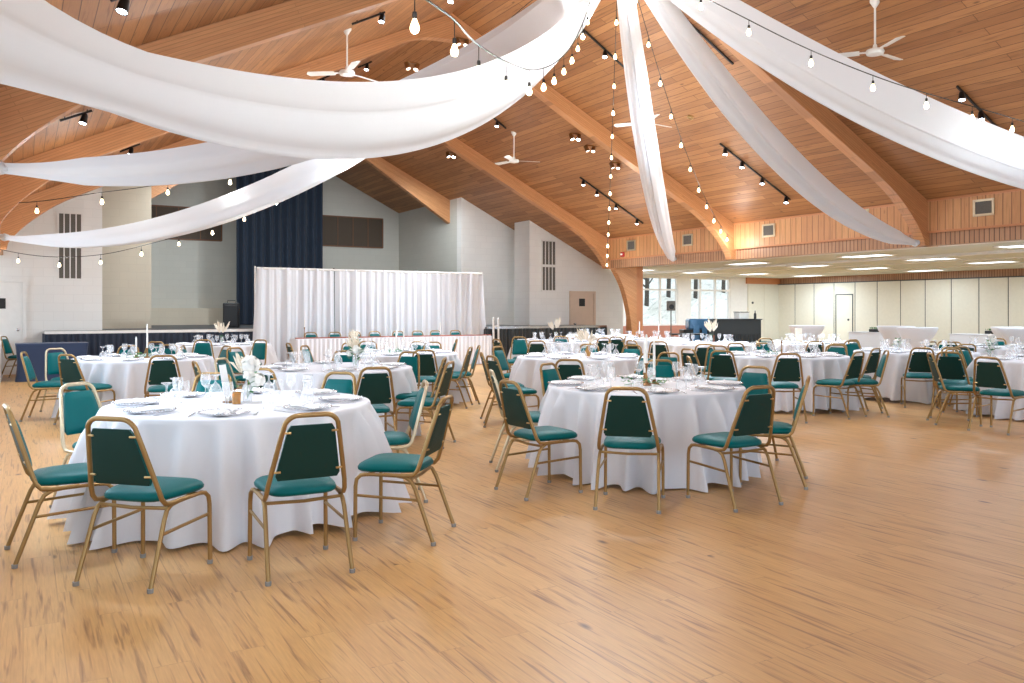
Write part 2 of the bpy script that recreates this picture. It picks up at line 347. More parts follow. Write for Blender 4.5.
# ---------------------------------------------------------------- the setting
b = MB(); b.add([(-3, -9, 0), (31, -9, 0), (31, 28.3, 0), (-3, 28.3, 0)], [(0, 1, 2, 3)])
fl = struct(b.build('floor', MT['floor'], smooth=0))
b = MB()
for x0, x1 in ((XL - .15, XC), (XC, XR + .15)):
    b.prism([(x0, deck_z(x0)), (x1, deck_z(x1)), (x1, deck_z(x1) + .12), (x0, deck_z(x0) + .12)], 'y', -8, 28.3)
b.prism([(XR + .15, deck_z(XR + .15)), (16.25, deck_z(16.25)), (16.25, deck_z(16.25) + .12), (XR + .15, deck_z(XR + .15) + .12)], 'y', 19.62, 21.7)
struct(b.build('ceiling', MT['deck'], smooth=0))
Y1, Y2, Y3 = 21.6, 23.1, 28.1                # stepped stage walls
def gable(X0, X1, Y, th, m, name, z0=0):
    pts = [(X0, z0), (X1, z0), (X1, deck_z(X1) + .02)] + ([(XC, ZR + .02)] if X0 < XC < X1 else []) + [(X0, deck_z(X0) + .02)]
    q = MB(); q.prism(pts, 'y', Y, Y + th); return struct(q.build(name, m, smooth=0))
WL, WR = 1.60, 13.38
gable(XL - .15, WL, Y1, .9, MT['white_cmu'], 'wall_front_left')
gable(WR, 17.0, Y1, .9, MT['white_cmu'], 'wall_front_right')
gable(XL - .15, 2.85, Y2, .3, MT['beige_wall'], 'wall_wing_left')
gable(11.8, XR, Y2, .3, MT['white_cmu'], 'wall_wing_right')
gable(XL - .15, XR, Y3, .2, MT['grey_cmu'], 'wall_stage')
q = MB(); q.prism([(Y2 + .3, .9), (Y3, .9), (Y3, deck_z(11.8)+.02), (Y2 + .3, deck_z(11.8)+.02)], 'x', 11.8, 12.0); struct(q.build('wall_return_right', MT['grey_cmu'], smooth=0))
q = MB(); q.prism([(Y2 + .3, .9), (Y3, .9), (Y3, deck_z(2.65)+.02), (Y2 + .3, deck_z(2.65)+.02)], 'x', 2.65, 2.85); struct(q.build('wall_return_left', MT['grey_cmu'], smooth=0))
# right side: tongue and groove fascia over the opening to the annex
FZ0, FZ1, FZ2 = 2.66, 2.92, deck_z(XR) + .03
q = MB(); q.box(XR, XR + .25, -8, 19.62, FZ1, FZ2); struct(q.build('wall_right', MT['tng'], smooth=0))
q = MB(); q.box(XR + .06, XR + .25, -8, 19.62, FZ0, FZ1); struct(q.build('trim_1', MT['tng_fine'], smooth=0), 'recessed narrow-board band under the fascia')
q = MB(); q.box(XR - .015, XR + .01, -8, 19.62, FZ2 - .07, FZ2 - .03); q.box(XR - .012, XR + .06, -8, 19.62, FZ1 - .025, FZ1 + .01); struct(q.build('trim_2', MT['trimwood'], smooth=0))
# near (left) side wall, outside the picture: boards above, an invented open band that lets light in, low block wall
q = MB(); q.box(XL - .25, XL, -8, Y1, FZ0, deck_z(XL) + .03); struct(q.build('wall_left', MT['tng'], smooth=0))
q = MB(); q.box(XL - .25, XL, -8, Y1, 0, .8); struct(q.build('wall_left_base', MT['white_cmu'], smooth=0))
# annex
AX, AY = 28.5, 25.3
q = MB(); q.box(XR + .25, AX + .2, -8, 19.62, 2.82, 2.95); q.box(16.2, AX + .2, 19.62, 25.5, 2.82, 2.95); struct(q.build('ceiling_annex', MT['lowceil'], smooth=0))
q = MB()
for X, zz in ((16.9, 2.80), (19.5, 2.75), (22.3, 2.80), (25.4, 2.80)): q.box(X, X + .12, -8, AY, zz, 2.83)
struct(q.build('trim_3', MT['white'], smooth=0), 'shallow painted ceiling beams of the annex')
q = MB(); q.box(AX, AX + .2, -8, 25.5, 2.56, 2.83); struct(q.build('wall_annex', MT['tng_fine'], smooth=0))
q = MB(); q.box(AX + .06, AX + .2, -8, 25.5, 0, 2.56); struct(q.build('wall_annex_back', MT['cream'], smooth=0))
q = MB(); q.box(26.5, AX + .1, 25.2, 25.3, 2.56, 2.83); struct(q.build('trim_4', MT['trimwood'], smooth=0))
q = MB(); q.box(26.5, AX + .1, 25.3, 25.5, 0, 2.83); q.box(16.8, 17.0, Y1 + .9, 25.3, 0, 2.83); struct(q.build('wall_annex_end', MT['white'], smooth=0))
# window wall of the annex
zs, zt = .82, 2.77
wins = [(on_y(642, 300, AY)[0], on_y(678, 300, AY)[0], [on_y(661, 0, AY)[0]]), (on_y(690, 300, AY)[0], on_y(730.5, 300, AY)[0], [on_y(701, 0, AY)[0], on_y(716, 0, AY)[0]])]
q = MB(); q.box(16.8, 26.5, AY, AY + .2, zt, 2.83)
xs = [16.8] + [v for wd in wins for v in wd[:2]] + [26.5]
for a, c in ((xs[0], xs[1]), (xs[2], xs[3]), (xs[4], xs[5])): q.box(a, c, AY, AY + .2, zs, zt)
struct(q.build('wall_annex_windows', MT['white'], smooth=0))
q = MB(); q.box(17.0, 26.5, AY - .03, AY + .2, 0, zs); struct(q.build('wall_annex_sill', MT['brick'], smooth=0))
ztr = EYE + (HOR - 290) * 33.5 / FPX
for i, (a, c, ms) in enumerate(wins):
    q = MB()
    q.box(a, c, AY + .02, AY + .12, zs, zs + .07); q.box(a, c, AY + .02, AY + .12, zt - .07, zt); q.box(a, c, AY + .03, AY + .1, ztr - .035, ztr + .035)
    for m_ in [a + .035, c - .035] + ms: q.box(m_ - .035, m_ + .035, AY + .021, AY + .119, zs, zt)
    o = struct(q.build('window_%d' % (i + 1), MT['white'], smooth=0))
    q = MB(); q.box(a, c, AY + .06, AY + .066, zs, zt); q.build('window_glass', MT['pane'], o, smooth=0)

# outside, beyond the annex windows
hillm = wood('pale_winter_grass', srgb(240, 236, 226), srgb(204, 198, 182), srgb(120, 112, 96), (1.7, 5), axes=(0, 0, .9), rough=.9, gap=0, knots=.5, grain=.16)
q = MB(); q.grid(lambda u, v: (10 + 85*u, 25.7 + 40*v, -.3 + 13.0*max(0, v - .06)**.9 + .25*sin(9*u + 5*v)), 20, 16)
tag(q.build('hillside', hillm), 'pale winter hillside rising outside the annex windows', 'hill', kind='structure')
barkm = mat('grey_bark', srgb(78, 72, 64), .9)
for i, (x, y0, dd, hh) in enumerate(((646, 300, 42, 6), (656, 300, 50, 8), (668, 300, 45, 7), (695, 300, 46, 6), (706, 300, 54, 8), (713, 300, 60, 9), (723, 300, 49, 7))):
    X, Y = W((x - 512) / FPX * dd, dd); q = MB(); gz = -.3 + 13*max(0, (Y - 25.7)/40 - .06)**.9
    q.tube([(X, Y, gz - 1), (X + .1, Y, gz + hh*.3), (X - .15, Y, gz + hh*.7), (X, Y, gz + hh)], [.13, .11, .08, .03], 8)
    for k in range(18):
        a = random.uniform(0, 6.3); z = gz + hh * random.uniform(.12, .9); l = random.uniform(1, 2.6)
        q.tube([(X, Y, z), (X + cos(a)*l*.5, Y + sin(a)*l*.5, z + l*.35), (X + cos(a)*l, Y + sin(a)*l, z + l*.9)], [.05, .035, .012], 5)
    tag(q.build('bare_tree', barkm), 'bare leafless tree outside the annex windows, %s' % ['leftmost one in the left window', 'middle one in the left window', 'rightmost one in the left window', 'leftmost one in the right window', 'second from left in the right window', 'second from right in the right window', 'rightmost one of all'][i], 'tree', 'bare trees on the hillside')

# ---------------------------------------------------------------- glulam arches
UK_FULL = [(0, 6.70), (.7, 6.62), (1.5, 6.22), (3, 5.40), (5, 4.42), (6, 3.93), (6.6, 3.60), (7.1, 3.20), (7.4, 2.86), (7.5, 2.66), (7.80, 2.64), (8.08, 2.2), (8.27, 1.7), (8.40, 1.1), (8.47, .5), (8.5, 0)]
def _cr(K, n=4):
    out = []
    for i in range(len(K) - 1):
        p0, p1, p2, p3 = K[max(0, i-1)], K[i], K[i+1], K[min(len(K)-1, i+2)]
        for k in range(n):
            t = k/n; out.append(tuple(.5*(2*b + (c - a)*t + (2*a - 5*b + 4*c - d)*t*t + (3*b - a - 3*c + d)*t**3) for a, b, c, d in zip(p0, p1, p2, p3)))
    return out + [K[-1]]
_i = [k[0] for k in UK_FULL].index(7.5)
UK_FULL = _cr(UK_FULL[:_i + 1]) + _cr(UK_FULL[_i + 1:])
UK_END = [k for k in UK_FULL if k[1] > 2.661 and k[0] <= 7.5]
def half_arch(sgn, Y, th=.2, leg=True):
    UK = UK_FULL if leg else UK_END + [(7.5, 2.655)]
    if sgn < 0 and leg: UK = [(u if u < 7.45 else 7.45 + (u - 7.45)*.35, z) for u, z in UK]
    inner = [(XC + sgn*u, z) for u, z in UK]
    # outer edge: follows the deck, then the leg's back
    ox = 8.62
    outer = [(XC + sgn*ox, 0), (XC + sgn*ox, deck_z(XC + 7.53) - .0), (XC + sgn*7.5, deck_z(XC + 7.5) - .002), (XC, ZR - .002)]
    q = MB(); P = inner + outer; n = len(inner)
    # fill as strips: top points matched to the inner ones
    top = []
    for u, z in UK:
        if u <= 7.4: top.append((XC + sgn*u, deck_z(XC + u) - .003))
        else: top.append((XC + sgn*ox, min(deck_z(XC + 7.5), z + .55) if z > 2 else z))
    if leg: top[-1] = (XC + sgn*ox, 0)
    else:
        inner = [(x, max(z, 2.66)) for x, z in inner]; top = [(XC + sgn*min(7.9, abs(x - XC)), max(z, 2.66)) for x, z in top]; top[-1] = (XC + sgn*7.9, 2.66)
    vs = []
    for yy in (Y - th/2, Y + th/2):
        vs += [(x, yy, z) for x, z in inner] + [(x, yy, z) for x, z in top]
    m = 2*n; fs = []
    for i in range(n - 1):
        fs += [(i, i+1, n+i+1, n+i), (m+i, m+n+i, m+n+i+1, m+i+1), (i, m+i, m+i+1, i+1), (n+i, n+i+1, m+n+i+1, m+n+i)]
    fs += [(0, n, m+n, m), (n-1, m+n-1, m+2*n-1, 2*n-1)]
    q.add(vs, fs); return q
frames = [(-.34, 'behind the camera'), (4.63, 'nearest one above the camera'), (9.60, 'second one from the camera, where the white swags meet'), (14.56, 'third one from the camera, ending over the fascia'), (19.53, 'farthest one in front of the stage wall')]
for Y, ds in frames:
    e = empty('glulam_arch', (XC, Y, 0), 0, 'orange-brown laminated timber arch, %s' % ds, 'beam', 'laminated timber arches')
    for sgn, mk in ((1, 'beam_r'), (-1, 'beam_l')):
        q = half_arch(sgn, 0, leg=(Y > 19)); q.v = [(x - XC, y, z) for x, y, z in q.v]; q.build('rafter', MT[mk], e, smooth=0)
    if Y > 19:
        pass
# half arch over the stage ending at the wing wall
q = MB(); xe = 11.8
q.prism([(XC, ZR), (xe, deck_z(xe)), (xe, deck_z(xe) - .75), (8.7, 6.2), (XC, 6.7)], 'y', 23.9, 24.1)
q.prism([(XC, ZR), (XC, 6.7), (5.7, 6.2), (2.9, deck_z(2.9) - .75), (2.9, deck_z(2.9))], 'y', 23.9, 24.1)
tag(q.build('stage_beam', MT['beam_r'], smooth=0), 'timber beam over the stage ending against the grey wing wall', 'beam')
# pilaster beside the far arch leg
q = MB(); q.box(15.84, 16.2, 19.62, 19.98, 0, 2.82); tag(q.build('trim_5', MT['trimwood'], smooth=0), kind='structure')

# fascia vents, alarm
def box_vent(Y, z, wd, ht, label):
    e = empty('wall_vent', (XR, Y, z), 0, label, 'vent', 'vents in the board fascia')
    q = MB()
    for s in (-1, 1): q.box(-.025, 0, s*wd/2 - .02, s*wd/2 + .02, -ht/2 - .02, ht/2 + .02); q.box(-.025, 0, -wd/2, wd/2, s*ht/2 - .02, s*ht/2 + .02)
    q.build('frame', MT['palegold'], e, smooth=0)
    q = MB(); q.box(-.01, -.004, -wd/2, wd/2, -ht/2, ht/2)
    k = -ht/2 + .015
    while k < ht/2: q.box(-.018, -.008, -wd/2, wd/2, k, k + .008); k += .022
    q.build('grille', MT['grille'], e, smooth=0)
for i, (x, y, t) in enumerate(((631.5, 245.5, 'farthest one, left of the white swag end'), (688, 240, 'second one, right of the thin white swag'), (769, 230.5, 'third one, beyond the string light arch'), (861, 217, 'fourth one, half behind the swag'), (984, 207.5, 'nearest one at the right edge'))):
    Y, z = on_x(x, y, XR); box_vent(Y, z, .34, .26, 'square grille vent in the wood fascia, ' + t)
Y, z = on_x(623.3, 254.5, XR); e = empty('fire_alarm', (XR, Y, z), 0, 'small red fire alarm on the wood fascia beside the far arch', 'alarm')
q = MB(); q.rbox(-.06, 0, -.07, .07, -.07, .07, .012); q.build('housing', MT['red'], e); q = MB(); q.rbox(-.085, -.06, -.04, .04, -.025, .03, .008); q.build('strobe', MT['white'], e)

# long louvred vents on the white front walls (two stacked)
def tall_vent(x0, x1, z0, z1, Y, name, label, mF, mS, n=4, two=True):
    e = empty(name, ((x0+x1)/2, Y, z0), 0, label, 'vent'); cx = (x0+x1)/2; wd = x1 - x0
    for (a, c) in (((0, (z1-z0)/2 - .02), ((z1-z0)/2 + .02, z1-z0)) if two else ((0, z1-z0),)):
        q = MB()
        for s in (-1, 1): q.box(s*wd/2 - .02, s*wd/2 + .02, -.04, 0, a, c)
        q.box(-wd/2, wd/2, -.04, 0, a - .02, a + .02); q.box(-wd/2, wd/2, -.04, 0, c - .02, c + .02)
        for k in range(1, n): X = -wd/2 + wd*k/n; q.box(X - .012, X + .012, -.035, 0, a, c)
        q.build('frame', mF, e, smooth=0)
        q = MB(); q.box(-wd/2, wd/2, -.012, -.002, a, c)
        z = a + .02
        while z < c - .02: q.box(-wd/2, wd/2, -.026, -.01, z, z + .012); z += .05
        q.build('louvers', mS, e, smooth=0)
    return e
a, zt_ = on_y(58, 212.5, Y1); c, zb_ = on_y(82, 279.5, Y1)
tall_vent(a, c, zb_, zt_, Y1, 'wall_grille', 'tall two-part grey grille on the left white wall, crossed by the swag', MT['white'], MT['grille'])
a, zt_ = on_y(541.5, 240.5, Y1); c, zb_ = on_y(555.3, 291, Y1)
tall_vent(a, c, zb_, zt_, Y1, 'wall_grille', 'tall two-part grey grille on the white wall right of the stage', MT['white'], MT['grille'])
a, zt_ = on_y(322, 215.5, Y3); c, zb_ = on_y(382.5, 248, Y3)
tall_vent(a, c, zb_, zt_, Y3, 'wall_opening', 'brown framed four-bay louvre on the stage wall right of the dark curtain', MT['brownframe'], MT['louver'], 4, False)
a = 2.95; c, zb_ = on_y(221.5, 241, Y3)
tall_vent(a, c, zb_, zt_, Y3, 'wall_opening', 'brown framed four-bay louvre on the stage wall left of the dark curtain', MT['brownframe'], MT['louver'], 4, False)

# doors
def door(n, X0, X1, Y, z1, m, fm, knob_left=False):
    e = bpy.data.objects.new('door_%d' % n, None); COL.objects.link(e); e.location = (X0, Y, 0); e['kind'] = 'structure'
    wd = X1 - X0
    q = MB(); q.rbox(0, wd, -.05, 0, 0, z1, .004); q.build('door_panel', m, e, smooth=0)
    q = MB(); q.box(-.07, 0, -.08, 0, 0, z1 - .001); q.box(wd, wd + .07, -.08, 0, 0, z1 - .001); q.box(-.071, wd + .071, -.081, 0, z1, z1 + .07); q.build('door_frame', fm, e, smooth=0)
    q = MB(); kx = .09 if knob_left else wd - .09
    q.lathe([(.0, 0), (.03, 0), (.03, .01), (.012, .015), (.012, .04), (.03, .05), (.032, .07), (.0, .082)], 12, M=Matrix.Translation((kx, -.05, 1.0)) @ Matrix.Rotation(pi/2, 4, 'X')); q.build('knob', MT['steel'], e)
    return e, wd
e, wd = door(1, -1.15, on_y(22.5, 300, Y1)[0], Y1, on_y(10, 282, Y1)[1], MT['white'], MT['white'])
q = MB(); sx = on_y(2.5, 0, Y1)[0] + 1.15; q.box(sx - .2, sx + .06, -.062, -.05, 1.47, 1.70); q.build('sign', MT['black'], e, smooth=0)
dx0, dx1 = on_y(571, 300, Y1)[0], on_y(592.5, 300, Y1)[0]
e, wd = door(2, dx0, dx1, Y1, on_y(580, 293.5, Y1)[1], MT['peach'], MT['peach'], True)
q = MB(); q.box(wd*.45 - .1, wd*.45 + .12, -.062, -.05, 1.56, 1.8); q.build('door_window', MT['black'], e, smooth=0)

# folding partition of the annex
PW = .99
def partition(e, P0, P1, n, door_at=None):
    P0, P1 = Vector(P0), Vector(P1); dv = (P1 - P0) / n; ang = math.atan2(dv.y, dv.x)
    for i in range(n):
        p = P0 + dv*i; M = Matrix.Translation((p.x, p.y, 0)) @ Matrix.Rotation(ang, 4, 'Z'); L_ = dv.length
        q = MB(); q.rbox(.016, L_ - .016, 0, .06, .03, 2.535, .004, M); pn = q.build('panel', MT['cream'], e, smooth=0)
        q = MB(); q.box(-.016, .016, -.004, .05, .02, 2.54, M); q.build('seal', MT['darkline'], e, smooth=0)
        if i == door_at:
            q = MB()
            for a, c_, z0, z1 in ((.08, .12, .0, 2.08), (L_ - .12, L_ - .08, .0, 2.08), (.08, L_ - .08, 2.04, 2.08)): q.box(a, c_, .052, .075, z0, z1, M)
            f_ = q.build('pass_door_frame', MT['darkline'], pn, smooth=0)
            q = MB(); q.lathe([(0, 0), (.045, 0), (.045, .02), (.02, .03), (0, .035)], 12, M=M @ Matrix.Translation((.3, .06, 1.05)) @ Matrix.Rotation(-pi/2, 4, 'X')); q.build('handle', MT['darkline'], pn)
e = empty('folding_partition', (AX, 8, 0), 0, 'long cream folding partition wall of the annex, facing the hall', 'partition wall')
y0 = on_x(777.7, 285, AX)[0]
partition(e, (AX - 0, y0 - PW*22, 0), (AX - 0, y0, 0), 22, 22 - 4)
for ch in e.children_recursive: ch.location.x -= 0
for ch in e.children: ch.location = Vector(ch.location) - e.location
q = MB(); q.box(-.09, .05, y0 - PW*22 - 8, y0 - 8, 2.535, 2.57); q.build('track', MT['darkline'], e, smooth=0)
e = empty('folding_partition', (26.6, 25.25, 0), 0, 'short cream folding partition stub at the annex corner beside the black bar', 'partition wall')
q = MB(); q.rbox(0, .95, 0, .05, .03, 1.0, .004); q.rbox(0, .95, 0, .05, 1.02, 2.55, .004); q.build('panel', MT['cream'], e, smooth=0)
q = MB(); q.box(.97, 1.9, 0, .05, .03, 2.55); q.box(.95, .97, -.01, .05, .03, 2.55); q.build('panel', MT['cream'], e, smooth=0)
q = MB(); q.lathe([(0, 0), (.05, 0), (.05, .03), (0, .04)], 12, M=Matrix.Translation((.25, 0, 1.75)) @ Matrix.Rotation(pi/2, 4, 'X')); q.build('handle', MT['darkline'], e)

# annex fluorescent panels
fi = 0
for X in (16.1, 18.4, 21.1, 24.0, 27.0):
    for Y in (1.5, 5.5, 9.5, 13.5, 17.5, 22.5):
        if Y > 29: continue
        row = ['first row behind the fascia', 'second row from the fascia', 'middle row', 'fourth row', 'row along the folding partition'][[16.1, 18.4, 21.1, 24.0, 27.0].index(X)]
        pos = {1.5: 'nearest', 5.5: 'second nearest', 9.5: 'third', 13.5: 'fourth', 17.5: 'fifth', 22.5: 'farthest'}[Y]
        e = empty('ceiling_light', (X, Y, 2.82), 0, 'white fluorescent panel in annex ceiling, %s in the %s' % (pos, row), 'light', 'fluorescent panels in the annex ceiling')
        q = MB(); q.box(-.33, -.29, -.64, .64, -.02, 0); q.box(.29, .33, -.64, .64, -.02, 0); q.box(-.33, .33, -.64, -.6, -.02, 0); q.box(-.33, .33, .6, .64, -.02, 0); q.build('frame', MT['white'], e, smooth=0)
        q = MB(); q.box(-.29, .29, -.6, .6, -.012, -.004); q.build('diffuser', MT['fluor'], e, smooth=0)
        light('AREA', 'fluorescent', (X, Y, 2.79), 90 if Y > 20 else 32, (.90, .96, 1), .56, None, 1.2)

# ---------------------------------------------------------------- stage
def pleats(q, P0, P1, z0, z1, amp, wl, steps=6, flare=1.0, th=0, jitter=.3, nz=4):
    P0, P1 = Vector(P0), Vector(P1); D = P1 - P0; L_ = D.length; D.normalize(); Nn = Vector((D.y, -D.x, 0))
    n = int(L_ / wl * steps); rnd = random.Random(int(L_*100 + z1*10)); ph = [0]
    xs = [L_*i/n for i in range(n+1)]; a1 = rnd.uniform(0, 6); a2 = rnd.uniform(0, 6)
    def off(x, v):
        k = 1 + (flare - 1) * (1 - v)
        return amp*k*(sin(2*pi*x/wl + 1.3*jitter*sin(2*pi*x/(wl*3.7) + a1)) + jitter*sin(2*pi*x/(wl*2.3) + a2))
    def fn(u, v):
        x = L_*u; p = P0 + D*x + Nn*off(x, v); return (p.x, p.y, z0 + (z1 - z0)*v)
    q.grid(fn, n, nz)
STZ = .97
def stage(name, poly_front, X0, X1, Yf, Yb, label, skm):
    e = empty(name, (0, 0, 0), 0, label, 'stage')
    q = MB(); q.box(X0, X1, Yf, Yb, STZ - .10, STZ); q.build('stage_deck', MT['stagefloor'], e, smooth=0)
    q = MB(); q.box(X0 - .01, X1 + .01, Yf - .03, Yf, STZ - .06, STZ + .005); q.build('nosing', MT['white'] if X0 < 5 else MT['steel'], e, smooth=0)
    q = MB(); pleats(q, (X0, Yf - .04, 0), (X1, Yf - .04, 0), .02, STZ - .06, .022, .13, 6, 1.4); q.build('skirt', skm, e)
    for xx, y0_, y1_ in ((X0 - .02, Yb, Yf - .03), (X1 + .02, Yf - .03, Yb)):
        q = MB(); pleats(q, (xx, y0_, 0), (xx, y1_, 0), .02, STZ - .06, .02, .13); q.build('side_skirt', skm, e)
    return e
sl = on_y(45, 330, 20.85)[0]
stage('stage_platform', None, sl, 8.0, 20.85, Y1 - .02, 'low stage edge with navy pleated skirt below the left white wall', MT['navyskirt'])
stage('stage_riser', None, 11.2, on_y(606, 328, 20.3)[0], 20.3, Y1 - .02, 'portable riser with black pleated skirt right of the white backdrop', MT['blackcloth'])
q = MB(); q.box(2.85, 11.8, Y1, Y3, STZ - .1, STZ); q.box(1.62, 2.86, Y1, Y2, STZ - .1, STZ); q.box(11.8, 13.18, Y1, Y2, STZ - .1, STZ); struct(q.build('floor_stage', MT['stagefloor'], smooth=0))
q = MB(); q.box(2.86, 6.1, 27.6, Y3, STZ, 1.5); struct(q.build('baseboard_stage', MT['beige_wall'], smooth=0))
for x in (4.2, 7.2, 10.2): light('SPOT', 'added_stage_fill', (x, 22.2, deck_z(x) - .5), 330, (1, .98, .94), .3, (R(30), 0, 0), None, R(140), .9)  # added fill spots that brighten the stage, without any fixture
# tall dark curtain at the back of the stage
a = on_y(236.5, 300, 26.3)[0]; c = on_y(322, 300, 26.3)[0]
q = MB(); n = 90
def sc(u, v):
    X = a + (c - a)*u; zt = deck_z(X) - .03
    return (X, 26.3 + .07*sin(u*62) + .03*sin(u*23 + 1), STZ + .02 + (zt - STZ - .02)*v)
q.grid(sc, 160, 6); tag(q.build('stage_curtain', MT['stagecurtain']), 'tall dark blue pleated curtain hanging at the back of the stage', 'curtain')
# speaker on stage
p = at_d(231.5, 0, 22.2); e = empty('loudspeaker', (p.x, p.y, STZ), -.3, 'black loudspeaker standing on the stage beside the dark curtain', 'speaker')
q = MB(); q.rbox(-.2, .2, -.2, .2, 0, .66, .02); q.build('cabinet', MT['black'], e); q = MB(); q.rbox(-.17, .17, -.215, -.2, .05, .6, .008); q.build('grille', MT['blackmetal'], e)
q = MB(); q.tube([(-.1, 0, .66), (-.1, 0, .72), (.1, 0, .72), (.1, 0, .66)], .012); q.build('handle', MT['blackmetal'], e)
# white hand rail by the riser
e = empty('stair_rail', (11.35, 20.1, 0), 0, 'short white stair rail at the left end of the black skirted riser', 'railing')
for x in (-.08, .08):
    q = MB(); q.tube([(x, 0, 0), (x, 0, 1.18)], .028, 10); q.ball((x, 0, 1.2), .035); q.build('post', MT['white'], e)
q = MB(); q.tube([(-.08, 0, 1.0), (.08, 0, 1.0)], .015); q.tube([(-.08, 0, .6), (.08, 0, .6)], .015); q.build('crossbar', MT['white'], e)

# ---------------------------------------------------------------- white pipe and drape backdrop
BX0, BX1, BY = 4.9, 11.12, 20.5
BZ = 2.48
e = empty('backdrop_drape', ((BX0+BX1)/2, BY, 0), 0, 'tall white pipe and drape backdrop behind the head table', 'backdrop')
cx = (BX0 + BX1)/2; mid = on_y(334.5, 300, BY)[0]
for k, (xa, xb) in enumerate(((BX0, mid - .02), (mid + .02, BX1))):
    q = MB(); rnd = random.Random(k + 3); A = [rnd.uniform(0, 6) for _ in range(5)]; L_ = xb - xa
    def cf(u, v):
        x = u * L_; g = .5 + .5*(1 - v)
        yo = g*(.050*sin(2*pi*x/.19 + 1.6*sin(x*3.1 + A[0])) + .050*sin(2*pi*x/.37 + A[1] + sin(x*1.7)) + .014*sin(2*pi*x/.085 + A[2]))
        xo = .02*sin(x*9 + A[3])*(1 - v)
        flare = (.14*(1-v)*(1 if k else 0))*max(0, u - .93)/.07 - (.12*(1-v)*(0 if k else 1))*max(0, .07 - u)/.07
        return (xa + x + xo + flare - cx, yo, .015 + (BZ - .015)*v)
    q.grid(cf, int(L_/.155*9), 14)
    q.build('curtain', MT['curtain'], e)
q = MB(); q.tube([(BX0 - cx, 0, BZ - .02), (BX1 - cx, 0, BZ - .02)], .028, 10); q.build('crossbar', MT['white'], e)
for x in (BX0 - .03, mid, BX1 + .03):
    q = MB(); q.tube([(x - cx, .06, 0), (x - cx, .06, BZ + .03)], .022, 8); q.box(x - cx - .2, x - cx + .2, -.12, .24, 0, .008); q.build('upright', MT['blackmetal'] if x == mid else MT['white'], e, smooth=30)

